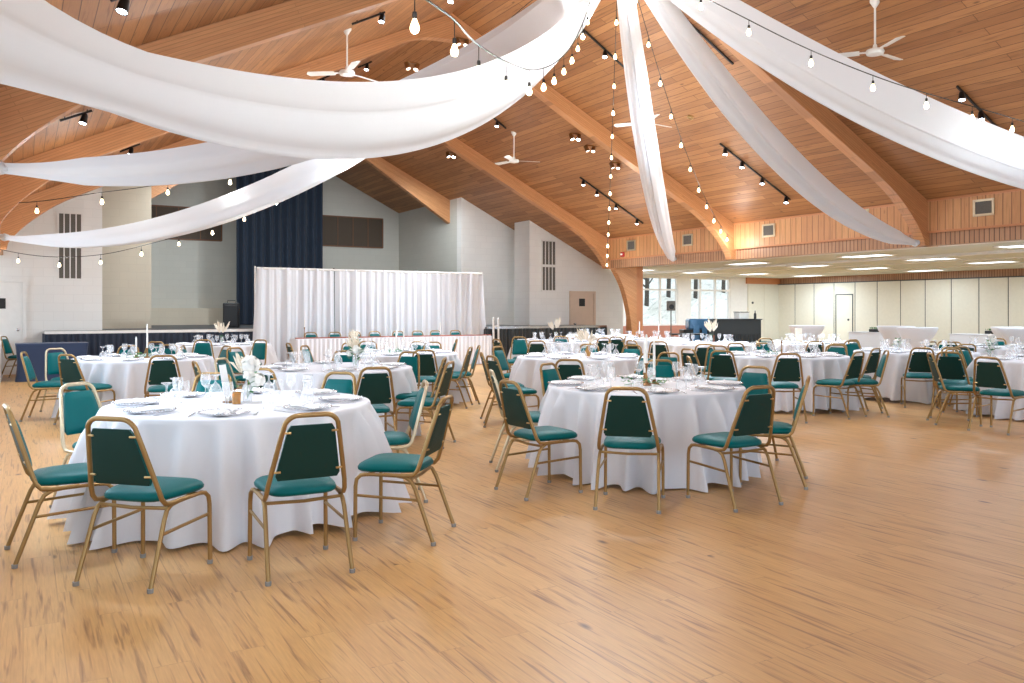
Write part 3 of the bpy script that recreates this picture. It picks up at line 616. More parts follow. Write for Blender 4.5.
# ---------------------------------------------------------------- banquet chair
def superpt(u, v, k=5): return (1 - abs(u)**k) * (1 - abs(v)**k)
def make_chair(fm, name):
    root = empty(name); T = .0125
    # seat cushion
    q = MB()
    def outline(a):
        c_, s_ = cos(a), sin(a); e_ = .42
        x = abs(c_)**e_ * (1 if c_ > 0 else -1); y = abs(s_)**e_ * (1 if s_ > 0 else -1)
        return x * (.205 + .018*y), .01 + .215*y
    n = 28; rings = [(.30, .498), (.6, .494), (.85, .482), (.96, .468), (1.0, .452), (.99, .438), (.93, .428), (.5, .426), (.02, .426)]
    vs = [(0, .01, .499)]
    for k, z in rings:
        for i in range(n): x, y = outline(2*pi*i/n); vs.append((x*k, .01 + (y - .01)*k, z))
    fs = [(0, 1 + i, 1 + (i+1) % n) for i in range(n)]
    for r in range(len(rings) - 1):
        fs += [(1 + r*n + i, 1 + (r+1)*n + i, 1 + (r+1)*n + (i+1) % n, 1 + r*n + (i+1) % n) for i in range(n)]
    q.add(vs, fs); q.build('seat', MT['teal'], root, smooth=50)
    # back geometry: width and depth as functions of height
    def bw(z): return .212 - (z - .46) * .19
    def by(z): return -.205 - (z - .46) * .29
    # backrest cushion: teal in front, dark green behind
    q = MB(); z0, z1 = .525, .828; nu, nv = 10, 12
    def bp(u, v, side):
        zz = z0 + (z1 - z0)*(v + 1)/2; wd = bw(zz) - .020
        cr = 1.0
        ev = abs(v); cr = 1 - .10*max(0, (ev - .8)/.2)**2.2
        x = u*wd*cr; bulge = .022*max(0, superpt(u, v))**.6 if side > 0 else .004*max(0, superpt(u, v))**.5
        return (x, by(zz) + side*(.008 + bulge), zz)
    q.mi = 0; q.grid(lambda u, v: bp(2*u - 1, 2*v - 1, 1), nu, nv)
    q.mi = 1; q.grid(lambda u, v: bp(2*u - 1, 2*v - 1, -1), nu, nv)
    rim = [(u, -1) for u in [-1 + 2*i/nu for i in range(nu + 1)]] + [(1, v) for v in [-1 + 2*i/nv for i in range(1, nv + 1)]] + [(u, 1) for u in [1 - 2*i/nu for i in range(1, nu + 1)]] + [(-1, v) for v in [1 - 2*i/nv for i in range(1, nv)]]
    m = len(rim); q.mi = 0
    q.add([bp(u, v, 1) for u, v in rim] + [bp(u, v, -1) for u, v in rim], [(i, (i+1) % m, m + (i+1) % m, m + i) for i in range(m)])
    q.build('backrest', [MT['teal'], MT['green']], root, smooth=45)
    # back frame hoop
    side = [(.212, .02, .418), (.215, -.12, .416), (.216, -.175, .424), (.214, -.200, .452)]
    z = .5
    while z < .80: side.append((bw(z) + .004, by(z), z)); z += .06
    wtop = bw(.82) + .004
    for i in range(1, 7):
        a_ = pi/2 * i/6; side.append((wtop - .058*(1 - cos(a_)) - .003*i, by(.82 + .062*sin(a_)), .82 + .062*sin(a_)))
    path = [(-x, y, z) for x, y, z in side] + [(x, y, z) for x, y, z in side[::-1]]
    q = MB(); q.tube(path, .0135, 8); q.build('back_frame', fm, root, smooth=60)
    for sx in (-1, 1):
        for z in (.575, .79):
            q = MB(); x = bw(z); q.tube([(sx*(x - .005), by(z) - .008, z), (sx*(x - .040), by(z) - .014, z)], .006, 6); q.build('bolt', MT['bolt'], root)
    # legs
    for sx in (-1, 1):
        q = MB(); q.tube([(sx*.222, .205, .012), (sx*.220, .203, .34), (sx*.218, .196, .385), (sx*.214, .170, .410), (sx*.212, .13, .416)], T, 8); l = q.build('leg', fm, root, smooth=60)
        q = MB(); q.lathe([(0, 0), (.016, 0), (.017, .022), (.0, .024)], 8, (sx*.222, .205, 0)); q.build('glide', MT['glide'], l)
        q = MB(); q.tube([(sx*.226, -.305, .012), (sx*.217, -.185, .34), (sx*.214, -.160, .385), (sx*.212, -.12, .408), (sx*.212, -.07, .414)], T, 8); l = q.build('leg', fm, root, smooth=60)
        q = MB(); q.lathe([(0, 0), (.016, 0), (.017, .022), (.0, .024)], 8, (sx*.226, -.305, 0)); q.build('glide', MT['glide'], l)
        q = MB(); q.tube([(sx*.219, .204, .285), (sx*.219, -.205, .27)], .009, 6); q.build('stretcher', fm, root)
    q = MB()
    for sx in (-1, 1): q.tube([(sx*.212, .15, .416), (sx*.212, -.12, .414)], .011, 6)
    q.tube([(-.212, .13, .412), (.212, .13, .412)], .010, 6); q.tube([(-.213, -.15, .395), (0, -.155, .388), (.213, -.15, .395)], .010, 6)
    q.build('seat_frame', fm, root)
    return root
chair_gold = Pool(make_chair(MT['gold'], 'banquet_chair')); chair_pale = Pool(make_chair(MT['palegold'], 'banquet_chair'))

# ---------------------------------------------------------------- tables
TR, TZ = .93, .76
TABLES = {}   # key: (lat, d, desc, seats, style)
def T(key, x, d, desc, ph=0, piece=None, ns=8, r=1.0): TABLES[key] = dict(lat=(x - 512)/FPX*d, d=d, desc=desc, ph=ph, piece=piece, ns=ns, r=r)
T('A', 241, 6.08, 'front left table', 10, 'flowers')
T('B', 645, 7.52, 'front centre table', 0, 'candles_green', r=.94)
T('C', 143, 11.75, 'table by the navy cloth table', 12, 'candles_green')
T('D', 333, 9.85, 'table behind the front left table', 20, 'roses')
T('E', 398, 13.1, 'table before the head table', 0, 'candles')
T('F', 222, 16.4, 'far left table below the stage', 10, 'pampas')
T('G', 581, 12.1, 'table behind the front centre table', 15, 'pampas_amber')
T('H', 556, 18.2, 'far table by the black skirted riser', 0, 'pampas')
T('I', 600, 21.5, 'small far table beside the wooden column', 0, None)
T('J', 648, 19.4, 'far table before the brick sill', 20, 'candles')
T('K', 706, 16.8, 'table before the black bar', 0, 'pampas')
T('L', 783, 12.5, 'right middle table', 10, 'candle_brass')
T('M', 915, 13.6, 'table left of the right edge table', 0, 'dark')
T('N', 1052, 11.3, 'right edge table', 0, 'orchid')
T('O', 812, 17.2, 'table behind the right middle table', 0, 'runner')
T('Q', 1003, 15.0, 'far right edge table', 0, 'runner')
for k, t in TABLES.items(): t['w'] = W(t['lat'], t['d'])
def make_table():
    root = empty('round_table')
    q = MB(); q.lathe([(0, .72), (.90, .72), (.915, .725), (.915, .742), (.90, .747), (0, .747)], 48); q.build('tabletop', MT['trimwood'], root)
    for sx in (-1, 1):
        for sy in (-1, 1):
            q = MB(); q.tube([(sx*.42, sy*.52, .72), (sx*.42, sy*.60, .02)], .015, 8); q.lathe([(0, 0), (.018, 0), (.018, .02), (0, .02)], 8, (sx*.42, sy*.60, 0)); q.build('leg', MT['blackmetal'], root)
    q = MB()
    for sx in (-1, 1): q.tube([(sx*.42, -.55, .3), (sx*.42, .55, .3)], .01, 6); q.tube([(sx*.42, 0, .3), (sx*.1, 0, .72)], .01, 6)
    q.build('brace', MT['blackmetal'], root)
    return root
tpool = Pool(make_table())
def cloth_mesh(seed, low=False, flare=.10):
    rnd = random.Random(seed); n = 200 if low else 340; q = MB()
    nf = rnd.randint(22, 27); c_ = [2*pi*(i + rnd.uniform(-.28, .28))/nf for i in range(nf)]; am = [rnd.uniform(.6, 1.25) for _ in range(nf)]; wd = [rnd.uniform(.032, .07) for _ in range(nf)]
    lobes = [rnd.uniform(0, 6) for _ in range(3)]; hz = [rnd.uniform(.0, .018) for _ in range(nf)]
    def fold(a):
        s = 0
        for i in range(nf):
            d = (a - c_[i] + pi) % (2*pi) - pi; s += am[i]*math.exp(-(d/wd[i])**2)
        return s
    F = [fold(2*pi*i/n) for i in range(n)]
    rings = []
    for r in (.02, .5, .8, .915): rings.append([(r*cos(2*pi*i/n), r*sin(2*pi*i/n), TZ + .0005*sin(i*.7)) for i in range(n)])
    rings.append([(.93*cos(2*pi*i/n), .93*sin(2*pi*i/n), TZ - .003) for i in range(n)])
    rings.append([(.938*cos(2*pi*i/n), .938*sin(2*pi*i/n), TZ - .014) for i in range(n)])
    for s in (.04, .12, .22, .34, .47, .6, .72, .83, .93, 1.0):
        row = []
        for i in range(n):
            a = 2*pi*i/n + .035*s*sin(5*2*pi*i/n + lobes[1])
            r = .935 + s*flare + (F[i] - .40) * (.045 + .165*s**.7) * min(1, s*6) + .012*s*sin(3*a + lobes[0])
            zb = .035 + .02*sin(2*a + lobes[2]) + .014*sin(7*a + lobes[1]) - .012*F[i]
            row.append((r*cos(a), r*sin(a), TZ - .014 + (max(.012, zb) - TZ + .014)*s))
        rings.append(row)
    vs = [p for r in rings for p in r]
    fs = [(j*n + i, j*n + (i+1) % n, (j+1)*n + (i+1) % n, (j+1)*n + i) for j in range(len(rings) - 1) for i in range(n)] + [tuple(range(n))]
    q.add(vs, fs); return q
cl_src = [cloth_mesh(s, False, fl_).build('tablecloth', MT['linen'], smooth=80) for s, fl_ in ((1, .16), (2, .10), (3, .10), (4, .10))]
cl_used = [False]*4
for i, (k, t) in enumerate(TABLES.items()):
    X, Y = t['w']
    rs = (t['r'], t['r'], 1)
    tpool.put((X, Y, 0), -TH + .4*i, 'round folding banquet table hidden under white cloth, %s' % t['desc'], 'table', 'round banquet tables', rs)
    j = 0 if i == 0 else 1 + i % 3
    o = cl_src[j] if not cl_used[j] else cl_src[j].copy()
    if cl_used[j]: COL.objects.link(o)
    cl_used[j] = True
    o.location = (X, Y, 0); o.rotation_euler.z = i*1.7; o.scale = rs
    tag(o, 'white floor-length tablecloth on the %s' % t['desc'], 'tablecloth', 'white round tablecloths')

# ---------------------------------------------------------------- chairs, each measured from the photograph
CH = []
def C_feet(a, c_, key, pale=False):
    p, r = floor_px(*a), floor_px(*c_); M = Vector(((p[0]+r[0])/2, (p[1]+r[1])/2)); w_ = Vector((r[0]-p[0], r[1]-p[1])).normalized()
    n = Vector((-w_.y, w_.x)); t = Vector(TABLES[key]['w']) - M
    if n.dot(t) < 0: n = -n
    o = M + n*.305; CH.append([o.x, o.y, math.atan2(-n.x, n.y), key, pale, 0.0])
def C_top(x, y, face, key=None, pale=False):
    d = (EYE - .882)*FPX/(y - HOR); lat = (x - 512)/FPX*d; h = TH + R(face); n = Vector((sin(h), cos(h)))
    p = Vector(W(lat, d)) + n*.33
    if key is None: key = min(TABLES, key=lambda k: (Vector(TABLES[k]['w']) - p).length)
    CH.append([p.x, p.y, -h, key, pale, 1.0])
C_feet((268.9, 585.6), (351.8, 572.7), 'A'); C_feet((74.7, 585.6), (151.5, 593.2), 'A'); C_feet((7.3, 549.3), (14.7, 568.3), 'A'); C_feet((433.5, 545.5), (453.4, 527), 'A')
C_top(426, 382, 258, 'A', True); C_top(76, 384, 112, 'A', True); C_top(210, 375.5, 168, 'A'); C_top(334, 374, 198, 'A')
C_feet((595.2, 509.9), (658.8, 513.7), 'B'); C_feet((735.3, 512.2), (781.3, 504.9), 'B'); C_feet((525.8, 500.5), (496.5, 489.7), 'B'); C_feet((806, 490), (806, 478.5), 'B')
C_top(748.5, 368, 222, 'B'); C_top(491, 371, 82, 'B', True); C_top(557, 364.5, 126, 'B'); C_top(660, 360.5, 190, 'B')
C_top(23, 352.5, 72, 'C'); C_top(55, 348.8, 118, 'C', True); C_top(66, 355, 22, 'C'); C_top(163, 356, 342, 'C')
C_top(125, 346.5, 175, 'C'); C_top(156, 342, 185, 'C'); C_top(170, 345, 195, 'C'); C_top(202, 347, 225, 'C')
C_top(197, 362, 60, 'D'); C_top(218, 359, 100, 'D', True); C_top(234, 348, 120, 'D'); C_top(260, 369, 20, 'D'); C_top(345, 351, 185, 'D'); C_top(379, 355, 205, 'D'); C_top(376, 368, 338, 'D')
C_top(445, 358.5, 272, 'D'); C_top(451, 362.5, 282, 'D')
C_top(424, 350.5, 350, 'E'); C_top(355, 344, 160, 'E'); C_top(368, 341.5, 175, 'E'); C_top(411, 344, 190, 'E'); C_top(426, 342, 205, 'E')
C_top(288, 343.5, 60, 'E'); C_top(304, 346, 100, 'E'); C_top(457, 339.5, 262, 'E'); C_top(464, 346, 262, 'E'); C_top(471, 347.5, 278, 'E')
C_top(261, 340, 205, 'F'); C_top(203, 340, 165, 'F'); C_top(182, 346, 80, 'F')
C_top(481, 353, 82, 'G'); C_top(491, 356.5, 62, 'G'); C_top(527, 347.5, 120, 'G'); C_top(569, 360, 10, 'G'); C_top(590, 350, 185, 'G'); C_top(602, 349.5, 205, 'G'); C_top(651, 354, 240, 'G')
C_top(537, 341, 5, 'H'); C_top(519, 337, 165, 'H'); C_top(561, 336.5, 180, 'H'); C_top(591, 341, 275, 'H'); C_top(496, 339.5, 60, 'H')
C_top(604, 338, 330, 'I'); C_top(616, 337, 35, 'I'); C_top(626, 336, 280, 'I')
C_top(637, 341, 60, 'J'); C_top(652, 341.5, 20, 'J')
C_top(667, 353, 220, 'K'); C_top(690, 349.5, 62, 'K'); C_top(705, 344.5, 12, 'K'); C_top(717, 346, 185, 'K')
C_top(719, 351, 25, 'L'); C_top(688, 357, 95, 'L'); C_top(789, 354, 2, 'L'); C_feet((847, 420), (868, 416.4), 'L'); C_top(855, 348, 318, 'L'); C_top(832, 347.5, 205, 'L'); C_top(838, 344, 225, 'L'); C_top(761, 344.5, 165, 'L'); C_top(773, 346, 178, 'L')
C_top(878, 351, 284, 'L'); C_feet((906.6, 407.9), (937.5, 409), 'M'); C_top(967, 344.5, 2, 'Q'); C_top(853, 340, 150, 'M'); C_top(866, 342, 165, 'M'); C_top(949, 352.5, 40, 'N'); C_top(947, 341.5, 205, 'M')
C_feet((927.4, 420.3), (935.9, 425), 'N'); C_feet((969, 430.6), (1007.8, 435.3), 'N'); C_top(981, 350.5, 150, 'N'); C_top(992, 349.5, 165, 'N'); C_top(1014, 352, 178, 'N')
C_top(765, 338.5, 170, 'O'); C_top(757, 341.5, 100, 'O'); C_top(816, 341.5, 350, 'O')
C_top(932, 342, 330, 'M'); C_top(1006, 340, 200, 'Q'); C_top(985, 341, 60, 'Q')
for c_ in CH:
    t_ = Vector(TABLES[c_[3]]['w']); v = Vector(c_[:2]) - t_
    bk = Vector((sin(c_[2]), -cos(c_[2])))
    while c_[5] and v.length < .98: v += bk*.04
    c_[0], c_[1] = t_.x + v.x, t_.y + v.y
for _ in range(6):                     # no two chairs in one place
    for i, a in enumerate(CH):
        for b_ in CH[:i]:
            v = Vector(a[:2]) - Vector(b_[:2])
            if v.length < .43 and a[5] + b_[5] > 0:
                k = (.432 - v.length)/(a[5] + b_[5]); v = v.normalized()*k; a[0] += v.x*a[5]; a[1] += v.y*a[5]; b_[0] -= v.x*b_[5]; b_[1] -= v.y*b_[5]
SECT = ['near side', 'near right', 'right side', 'far right', 'far side', 'far left', 'left side', 'near left']
def sector(key, X, Y):
    t = TABLES[key]; v = Vector((X, Y)) - Vector(t['w']); dp = v.x*ST + v.y*CT; lt = v.x*CT - v.y*ST
    return SECT[int(((math.degrees(math.atan2(lt, -dp)) + 22.5) % 360)//45)]
grp = {}
for c_ in CH: grp.setdefault((c_[3], sector(c_[3], c_[0], c_[1])), []).append(c_)
ORD = {1: [''], 2: ['left one', 'right one'], 3: ['left one', 'middle one', 'right one'], 4: ['leftmost', 'second from left', 'third from left', 'rightmost']}
for (key, sec), L_ in grp.items():
    L_.sort(key=lambda c_: proj((c_[0], c_[1], .8))[0])
    for c_, od in zip(L_, ORD[len(L_)]):
        lab = 'teal %s-framed chair%s, %s of the %s' % ('champagne' if c_[4] else 'gold', (', ' + od) if od else '', sec, TABLES[key]['desc'])
        (chair_pale if c_[4] else chair_gold).put((c_[0], c_[1], 0), c_[2], lab, 'chair', 'teal banquet chairs')
# behind the head table and beside the navy table
HP = ['leftmost', 'second from the left', 'third from the left', 'fourth from the left', 'fifth from the left', 'third from the right', 'second from the right', 'rightmost']
for x, s in zip([312, 336, 356, 376, 399.5, 419, 437, 457], HP):
    X, z = on_y(x, 333, 20.02); chair_gold.put((X, 20.02 - .33 + .12, 0), pi, 'teal banquet chair behind the long head table, %s' % s, 'chair', 'teal banquet chairs')
h = TH + R(80); p = floor_px(6, 378.5); chair_gold.put((p[0] + sin(h)*.3 - .02, p[1] + cos(h)*.3, 0), -h, 'lone teal chair beside the navy cloth table near the left door', 'chair', 'teal banquet chairs')

# ---------------------------------------------------------------- place settings
def make_goblet():          # turned upside down, foot on top
    r = empty('goblet')
    q = MB(); q.lathe([(.041, 0), (.043, .003), (.047, .03), (.044, .062), (.030, .090), (.012, .108), (.006, .116)], 18); q.build('bowl', MT['glass'], r, smooth=60)
    q = MB(); q.lathe([(.006, .116), (.005, .135), (.008, .155), (.030, .168), (.036, .172), (.036, .175), (0, .176)], 18); q.build('stem', MT['glass'], r, smooth=60)
    return r
def make_wine():
    r = empty('wine_glass')
    q = MB(); q.lathe([(0, 0), (.034, .001), (.034, .004), (.008, .012), (.0045, .03), (.0045, .075), (.007, .085)], 18); q.build('stem', MT['glass'], r, smooth=60)
    q = MB(); q.lathe([(.007, .085), (.028, .105), (.037, .135), (.036, .165), (.031, .19)], 18); q.build('bowl', MT['glass'], r, smooth=60)
    return r
def make_plate():
    r = empty('charger_plate')
    q = MB(); q.lathe([(0, .006), (.09, .006), (.105, .010), (.150, .018), (.158, .020), (.158, .016), (.105, .003), (0, .001)], 40); q.build('plate', MT['plate'], r, smooth=60)
    q = MB()
    for i in range(44): a = 2*pi*i/44; q.ball((.160*cos(a), .160*sin(a), .019), .0062, 6)
    q.build('beaded_rim', MT['steel'], r, smooth=60); return r
def make_napkin():
    r = empty('napkin'); q = MB()
    def f(u, v):
        x = (u - .5)*.11*(1 - .25*v); y = (v - .5)*.27
        return (x, y, .012 + .020*sin(pi*u)**.7*(1 - .5*abs(2*v - 1)) + .006*sin(u*19 + v*4))
    q.grid(f, 14, 12); q.grid(lambda u, v: ((u - .5)*.115, (v - .5)*.27, .004), 2, 2)
    n_ = q.build('folded_cloth', MT['napkin'], r, smooth=60)
    q = MB(); q.tube([(-.05, 0, .014), (-.03, 0, .03), (0, 0, .036), (.03, 0, .03), (.05, 0, .014)], .006, 6); q.build('napkin_band', MT['steel'] if False else MT['napkin'], r)
    return r
def make_fork():
    r = empty('fork'); q = MB()
    q.box(-.004, .004, -.09, .035, .002, .004); q.box(-.011, .011, .035, .052, .002, .004)
    for i in range(4): q.box(-.011 + i*.0062, -.0076 + i*.0062, .052, .095, .002, .004)
    q.build('fork_body', MT['steel'], r, smooth=0); return r
def make_knife():
    r = empty('knife'); q = MB(); q.box(-.006, .006, -.105, .0, .002, .005); q.build('handle', MT['steel'], r, smooth=0)
    q = MB(); q.prism([(-.004, 0), (.007, 0), (.009, .06), (.004, .11), (-.004, .115)], 'z', .002, .004); q.build('blade', MT['steel'], r, smooth=0); return r
def make_votive():
    r = empty('votive_glass'); q = MB(); q.lathe([(0, 0), (.028, 0), (.031, .07), (.028, .07), (.025, .006), (0, .006)], 16); q.build('cup', MT['glass'], r, smooth=50)
    q = MB(); q.lathe([(0, .007), (.022, .007), (.022, .035), (0, .037)], 12); q.build('candle', MT['candle'], r); return r
pg, pw, pp, pn, pf, pk = [Pool(f()) for f in (make_goblet, make_wine, make_plate, make_napkin, make_fork, make_knife)]
for key, t in TABLES.items():
    X0, Y0 = t['w']; near = t['d'] < 14
    rnd = random.Random(key)
    for s in range(8):
        a = R(t['ph'] + 45*s); h = TH + pi - a          # direction from the table centre, near side first, turning to the right
        lt, dp = sin(a), -cos(a); dv = Vector((dp*ST + lt*CT, dp*CT - lt*ST)); pv_ = Vector((dv.y, -dv.x)); rz = math.atan2(dv.y, dv.x) + pi/2
        sec = SECT[int(((t['ph'] + 45*s + 22.5) % 360)//45)]; ds = t['desc']
        if len(('clear upside-down goblet, %s of the %s' % (sec, ds)).split()) > 16: raise Exception(ds)
        P = lambda rr, ss, z=TZ: (X0 + dv.x*rr + pv_.x*ss, Y0 + dv.y*rr + pv_.y*ss, z + .0015)
        pg.put(P(.50 + rnd.uniform(-.02, .02), .14), rnd.uniform(0, 6), 'clear upside-down goblet, %s of the %s' % (sec, ds), 'glass', 'upturned goblets')
        pw.put(P(.46 + rnd.uniform(-.02, .02), .02), rnd.uniform(0, 6), 'clear stemmed wine glass, %s of the %s' % (sec, ds), 'glass', 'wine glasses')
        pp.put(P(.72, 0), rz, 'beaded glass plate, %s of the %s' % (sec, ds), 'plate', 'charger plates')
        pn.put(P(.72, 0, TZ + .006), rz + pi + .1*rnd.uniform(-1, 1), 'folded white napkin, %s of the %s' % (sec, ds), 'napkin', 'folded napkins')
        if t['d'] < 10.5:
            pf.put(P(.72, -.20), rz + pi, 'steel fork, %s of the %s' % (sec, ds), 'fork', 'forks')
            pk.put(P(.72, .20), rz + pi, 'steel knife, %s of the %s' % (sec, ds), 'knife', 'knives')
# centrepieces
def taper(o, q, h=.26, r=.011, z0=0): q.lathe([(0, z0), (r, z0), (r*.95, z0 + h*.9), (r*.6, z0 + h*.985), (.001, z0 + h)], 10)
def candlestick(loc, H, label, hc=.26, m='brassy'):
    e = empty('candlestick', loc, 0, label, 'candle holder', 'candlesticks')
    q = MB(); q.lathe([(0, 0), (.045, 0), (.045, .008), (.018, .02), (.009, .05), (.013, .075), (.008, .1), (.007, H - .05), (.014, H - .035), (.010, H - .02), (.020, H - .004), (.018, H), (0, H)], 14); q.build('holder', MT[m], e, smooth=50)
    q = MB(); taper(0, q, hc, .012, H); q.build('taper_candle', MT['candle'], e); return e
def greenery(loc, label, n=46, rad=.2, mt='leaf', seed=1):
    e = empty('greenery_garland', loc, 0, label, 'greenery'); rnd = random.Random(seed); q = MB()
    for i in range(n):
        a = rnd.uniform(0, 6.3); r = rad*sqrt(rnd.random()); z = rnd.uniform(.005, .06); l = rnd.uniform(.03, .06); b_ = rnd.uniform(0, 6.3); up = rnd.uniform(.1, .7)
        c = Vector((r*cos(a), r*sin(a), z)); d = Vector((cos(b_), sin(b_), up)).normalized()*l; s_ = Vector((-sin(b_), cos(b_), 0))*l*.28
        q.add([c, c + d*.5 + s_, c + d, c + d*.5 - s_ + Vector((0, 0, .004))], [(0, 1, 2, 3)])
    q.build('leaves', MT[mt], e, smooth=0)
    q = MB(); q.tube([(-rad, 0, .01), (-rad*.3, .03, .02), (rad*.4, -.03, .02), (rad, .02, .01)], .003, 5); q.build('stem', MT['leaf'], e); return e
def plume(q, base, top, r=.028, n=7, rnd=random):
    base, top = Vector(base), Vector(top); D = top - base
    for i in range(n):
        off = Vector((rnd.uniform(-1, 1), rnd.uniform(-1, 1), rnd.uniform(-.3, .3)))*r*1.6
        m_ = base + D*.45; q.tube([m_ + off*.2, base + D*.7 + off, top + off*.8 - Vector((0, 0, rnd.uniform(0, .08)))], [.003, r*.42, .002], 5)
def pampas_vase(loc, label, seed, h=.42, vm='glass', n=6, spread=.16):
    e = empty('pampas_vase', loc, 0, label, 'flower vase'); rnd = random.Random(seed)
    q = MB(); q.lathe([(0, 0), (.035, 0), (.045, .04), (.04, .09), (.022, .13), (.026, .15), (.022, .15), (.018, .13), (.0, .012)], 16); q.build('vase', MT[vm], e, smooth=50)
    q = MB(); qs = MB()
    for i in range(n):
        a = 6.28*i/n + rnd.uniform(-.4, .4); s_ = spread*rnd.uniform(.4, 1.1); top = (s_*cos(a), s_*sin(a), h*rnd.uniform(.8, 1.1))
        plume(q, (0, 0, .1), top, .026, 7, rnd); qs.tube([(0, 0, .02), (s_*.3*cos(a), s_*.3*sin(a), h*.4)], .002, 4)
    q.build('plumes', MT['pampas'], e, smooth=50); qs.build('stems', MT['leaf'], e); return e
def bloom(q, c, r, rnd):
    c = Vector(c)
    for i in range(34):
        th_ = rnd.uniform(0, 6.3); ph_ = math.acos(rnd.uniform(-.5, 1)); d = Vector((sin(ph_)*cos(th_), sin(ph_)*sin(th_), cos(ph_)))
        u = d.orthogonal().normalized(); v = d.cross(u); p = c + d*r*.82; k = r*.42
        q.add([p - u*k, p - v*k + d*k*.3, p + u*k + d*k*.2, p + v*k], [(0, 1, 2, 3)])
    q.ball(c, r*.8, 10)
def flower_vase(loc, label, blooms, seed, h=.2, pam=True):
    e = empty('flower_arrangement', loc, 0, label, 'flowers'); rnd = random.Random(seed)
    q = MB(); q.lathe([(0, 0), (.035, 0), (.037, .11), (.03, .125), (.028, .118), (.03, .01), (0, .01)], 16); q.build('vase', MT['glass'], e, smooth=50)
    q = MB(); ql = MB()
    for (x, y, z, r) in blooms: bloom(q, (x, y, z), r, rnd); ql.tube([(0, 0, .02), (x*.4, y*.4, z*.6), (x, y, z)], .003, 5)
    for i in range(26):
        a = rnd.uniform(0, 6.3); c = Vector((.05*cos(a), .05*sin(a), rnd.uniform(.08, .22))); d = Vector((cos(a), sin(a), rnd.uniform(-.4, .6))).normalized()*rnd.uniform(.05, .09); s_ = Vector((-sin(a), cos(a), .1))*.02
        ql.add([c, c + d*.5 + s_, c + d, c + d*.5 - s_], [(0, 1, 2, 3)])
    q.build('blooms', MT['petal'], e, smooth=0); ql.build('foliage', MT['leaf'], e, smooth=0)
    if pam:
        q = MB()
        for i in range(4): plume(q, (0, 0, .1), (-.1 + .05*i, .03*i, .36 + .03*(i % 2)), .024, 6, rnd)
        q.build('plumes', MT['pampas'], e)
    return e
def cpos(key, lt=0, dp=0, z=TZ + .002):
    X, Y = TABLES[key]['w']; return (X + dp*ST + lt*CT, Y + dp*CT - lt*ST, z)
flower_vase(cpos('A', .03, .05), 'white hydrangea and rose arrangement with plumes on the front left table', [(.02, 0, .27, .075), (.06, -.05, .16, .06), (.0, -.05, .2, .045)], 3)
e = empty('amber_votive', cpos('A', .0, -.1), 0, 'small amber glass votive on the front left table', 'candle holder'); q = MB(); q.lathe([(0, 0), (.03, 0), (.032, .085), (.028, .085), (.026, .008), (0, .008)], 16); q.build('cup', MT['amber'], e, smooth=50); q = MB(); q.lathe([(0, .009), (.02, .009), (.02, .05), (0, .052)], 10); q.build('candle', MT['candle'], e)
e = empty('table_card', cpos('A', -.09, .0), 0, 'tall slanted white table card on the front left table', 'card'); q = MB(); q.rbox(-.05, .05, -.002, .002, 0, .28, .0005, Matrix.Rotation(.9, 4, 'Z') @ Matrix.Rotation(-.18, 4, 'X')); q.build('card', MT['napkin'], e, smooth=0); q = MB(); q.rbox(-.04, .04, -.03, .03, 0, .012, .002, Matrix.Rotation(.9, 4, 'Z')); q.build('stand', MT['brassy'], e)
candlestick(cpos('B', 0, -.08), .20, 'tall brass candlestick with white taper on the front centre table')
candlestick(cpos('B', .1, .10), .04, 'low candlestick with tall white taper on the front centre table', .36)
candlestick(cpos('B', .02, .14), .10, 'short brass candlestick behind the others on the front centre table', .28)
greenery(cpos('B', .0, -.02), 'green leafy garland around the candles on the front centre table', 70, .24, seed=5)
candlestick(cpos('C', .06, 0), .14, 'brass candlestick, table by the navy cloth table', .34); candlestick(cpos('C', -.12, .05), .04, 'low candlestick, table by the navy cloth table', .26)
greenery(cpos('C'), 'green garland around the candles, table by the navy cloth table', 60, .24, seed=6)
flower_vase(cpos('D', .25, .1), 'cream rose arrangement on the table behind the front left table', [(0, 0, .2, .06), (.07, .02, .17, .05), (-.06, .03, .16, .05)], 8, pam=True)
candlestick(cpos('E', -.03, 0), .06, 'left white taper on the table before the head table', .3, 'glass'); candlestick(cpos('E', .09, 0), .10, 'right white taper on the table before the head table', .3, 'glass'); greenery(cpos('E'), 'greenery on the table before the head table', 40, .16, seed=9)
flower_vase(cpos('E', -.75, .4), 'pale flowers left of the candles, table before the head table', [(0, 0, .2, .05)], 12)
pampas_vase(cpos('F', 0, 0), 'cream pampas in vase on the far left table below the stage', 21, .46)
pampas_vase(cpos('G', .1, 0), 'amber vase of cream pampas on the table behind the front centre table', 22, .40, 'amber', 8, .2)
pampas_vase(cpos('H', -.0, 0), 'cream pampas in vase on the far table by the black skirted riser', 23, .5)
pampas_vase(cpos('K', .1, 0), 'cream pampas in vase on the table before the black bar', 24, .5, 'glass', 8, .18)
candlestick(cpos('J', -.2, 0), .12, 'left white taper on the far table before the brick sill', .3); candlestick(cpos('J', .25, 0), .12, 'right white taper on the far table before the brick sill', .3)
candlestick(cpos('L', -.02, 0), .22, 'tall brass candlestick on the right middle table', .05); greenery(cpos('L', -.2, 0), 'greenery beside the candlestick on the right middle table', 36, .16, seed=10)
flower_vase(cpos('M', -.3, 0), 'small white flowers on the table left of the right edge table', [(0, 0, .16, .05), (.06, 0, .12, .04)], 30, pam=False)
flower_vase(cpos('N', -.55, .5), 'white orchid spray on the right edge table', [(0, 0, .30, .04), (.05, 0, .24, .04), (-.05, 0, .19, .04), (.02, 0, .13, .045)], 31, pam=False)
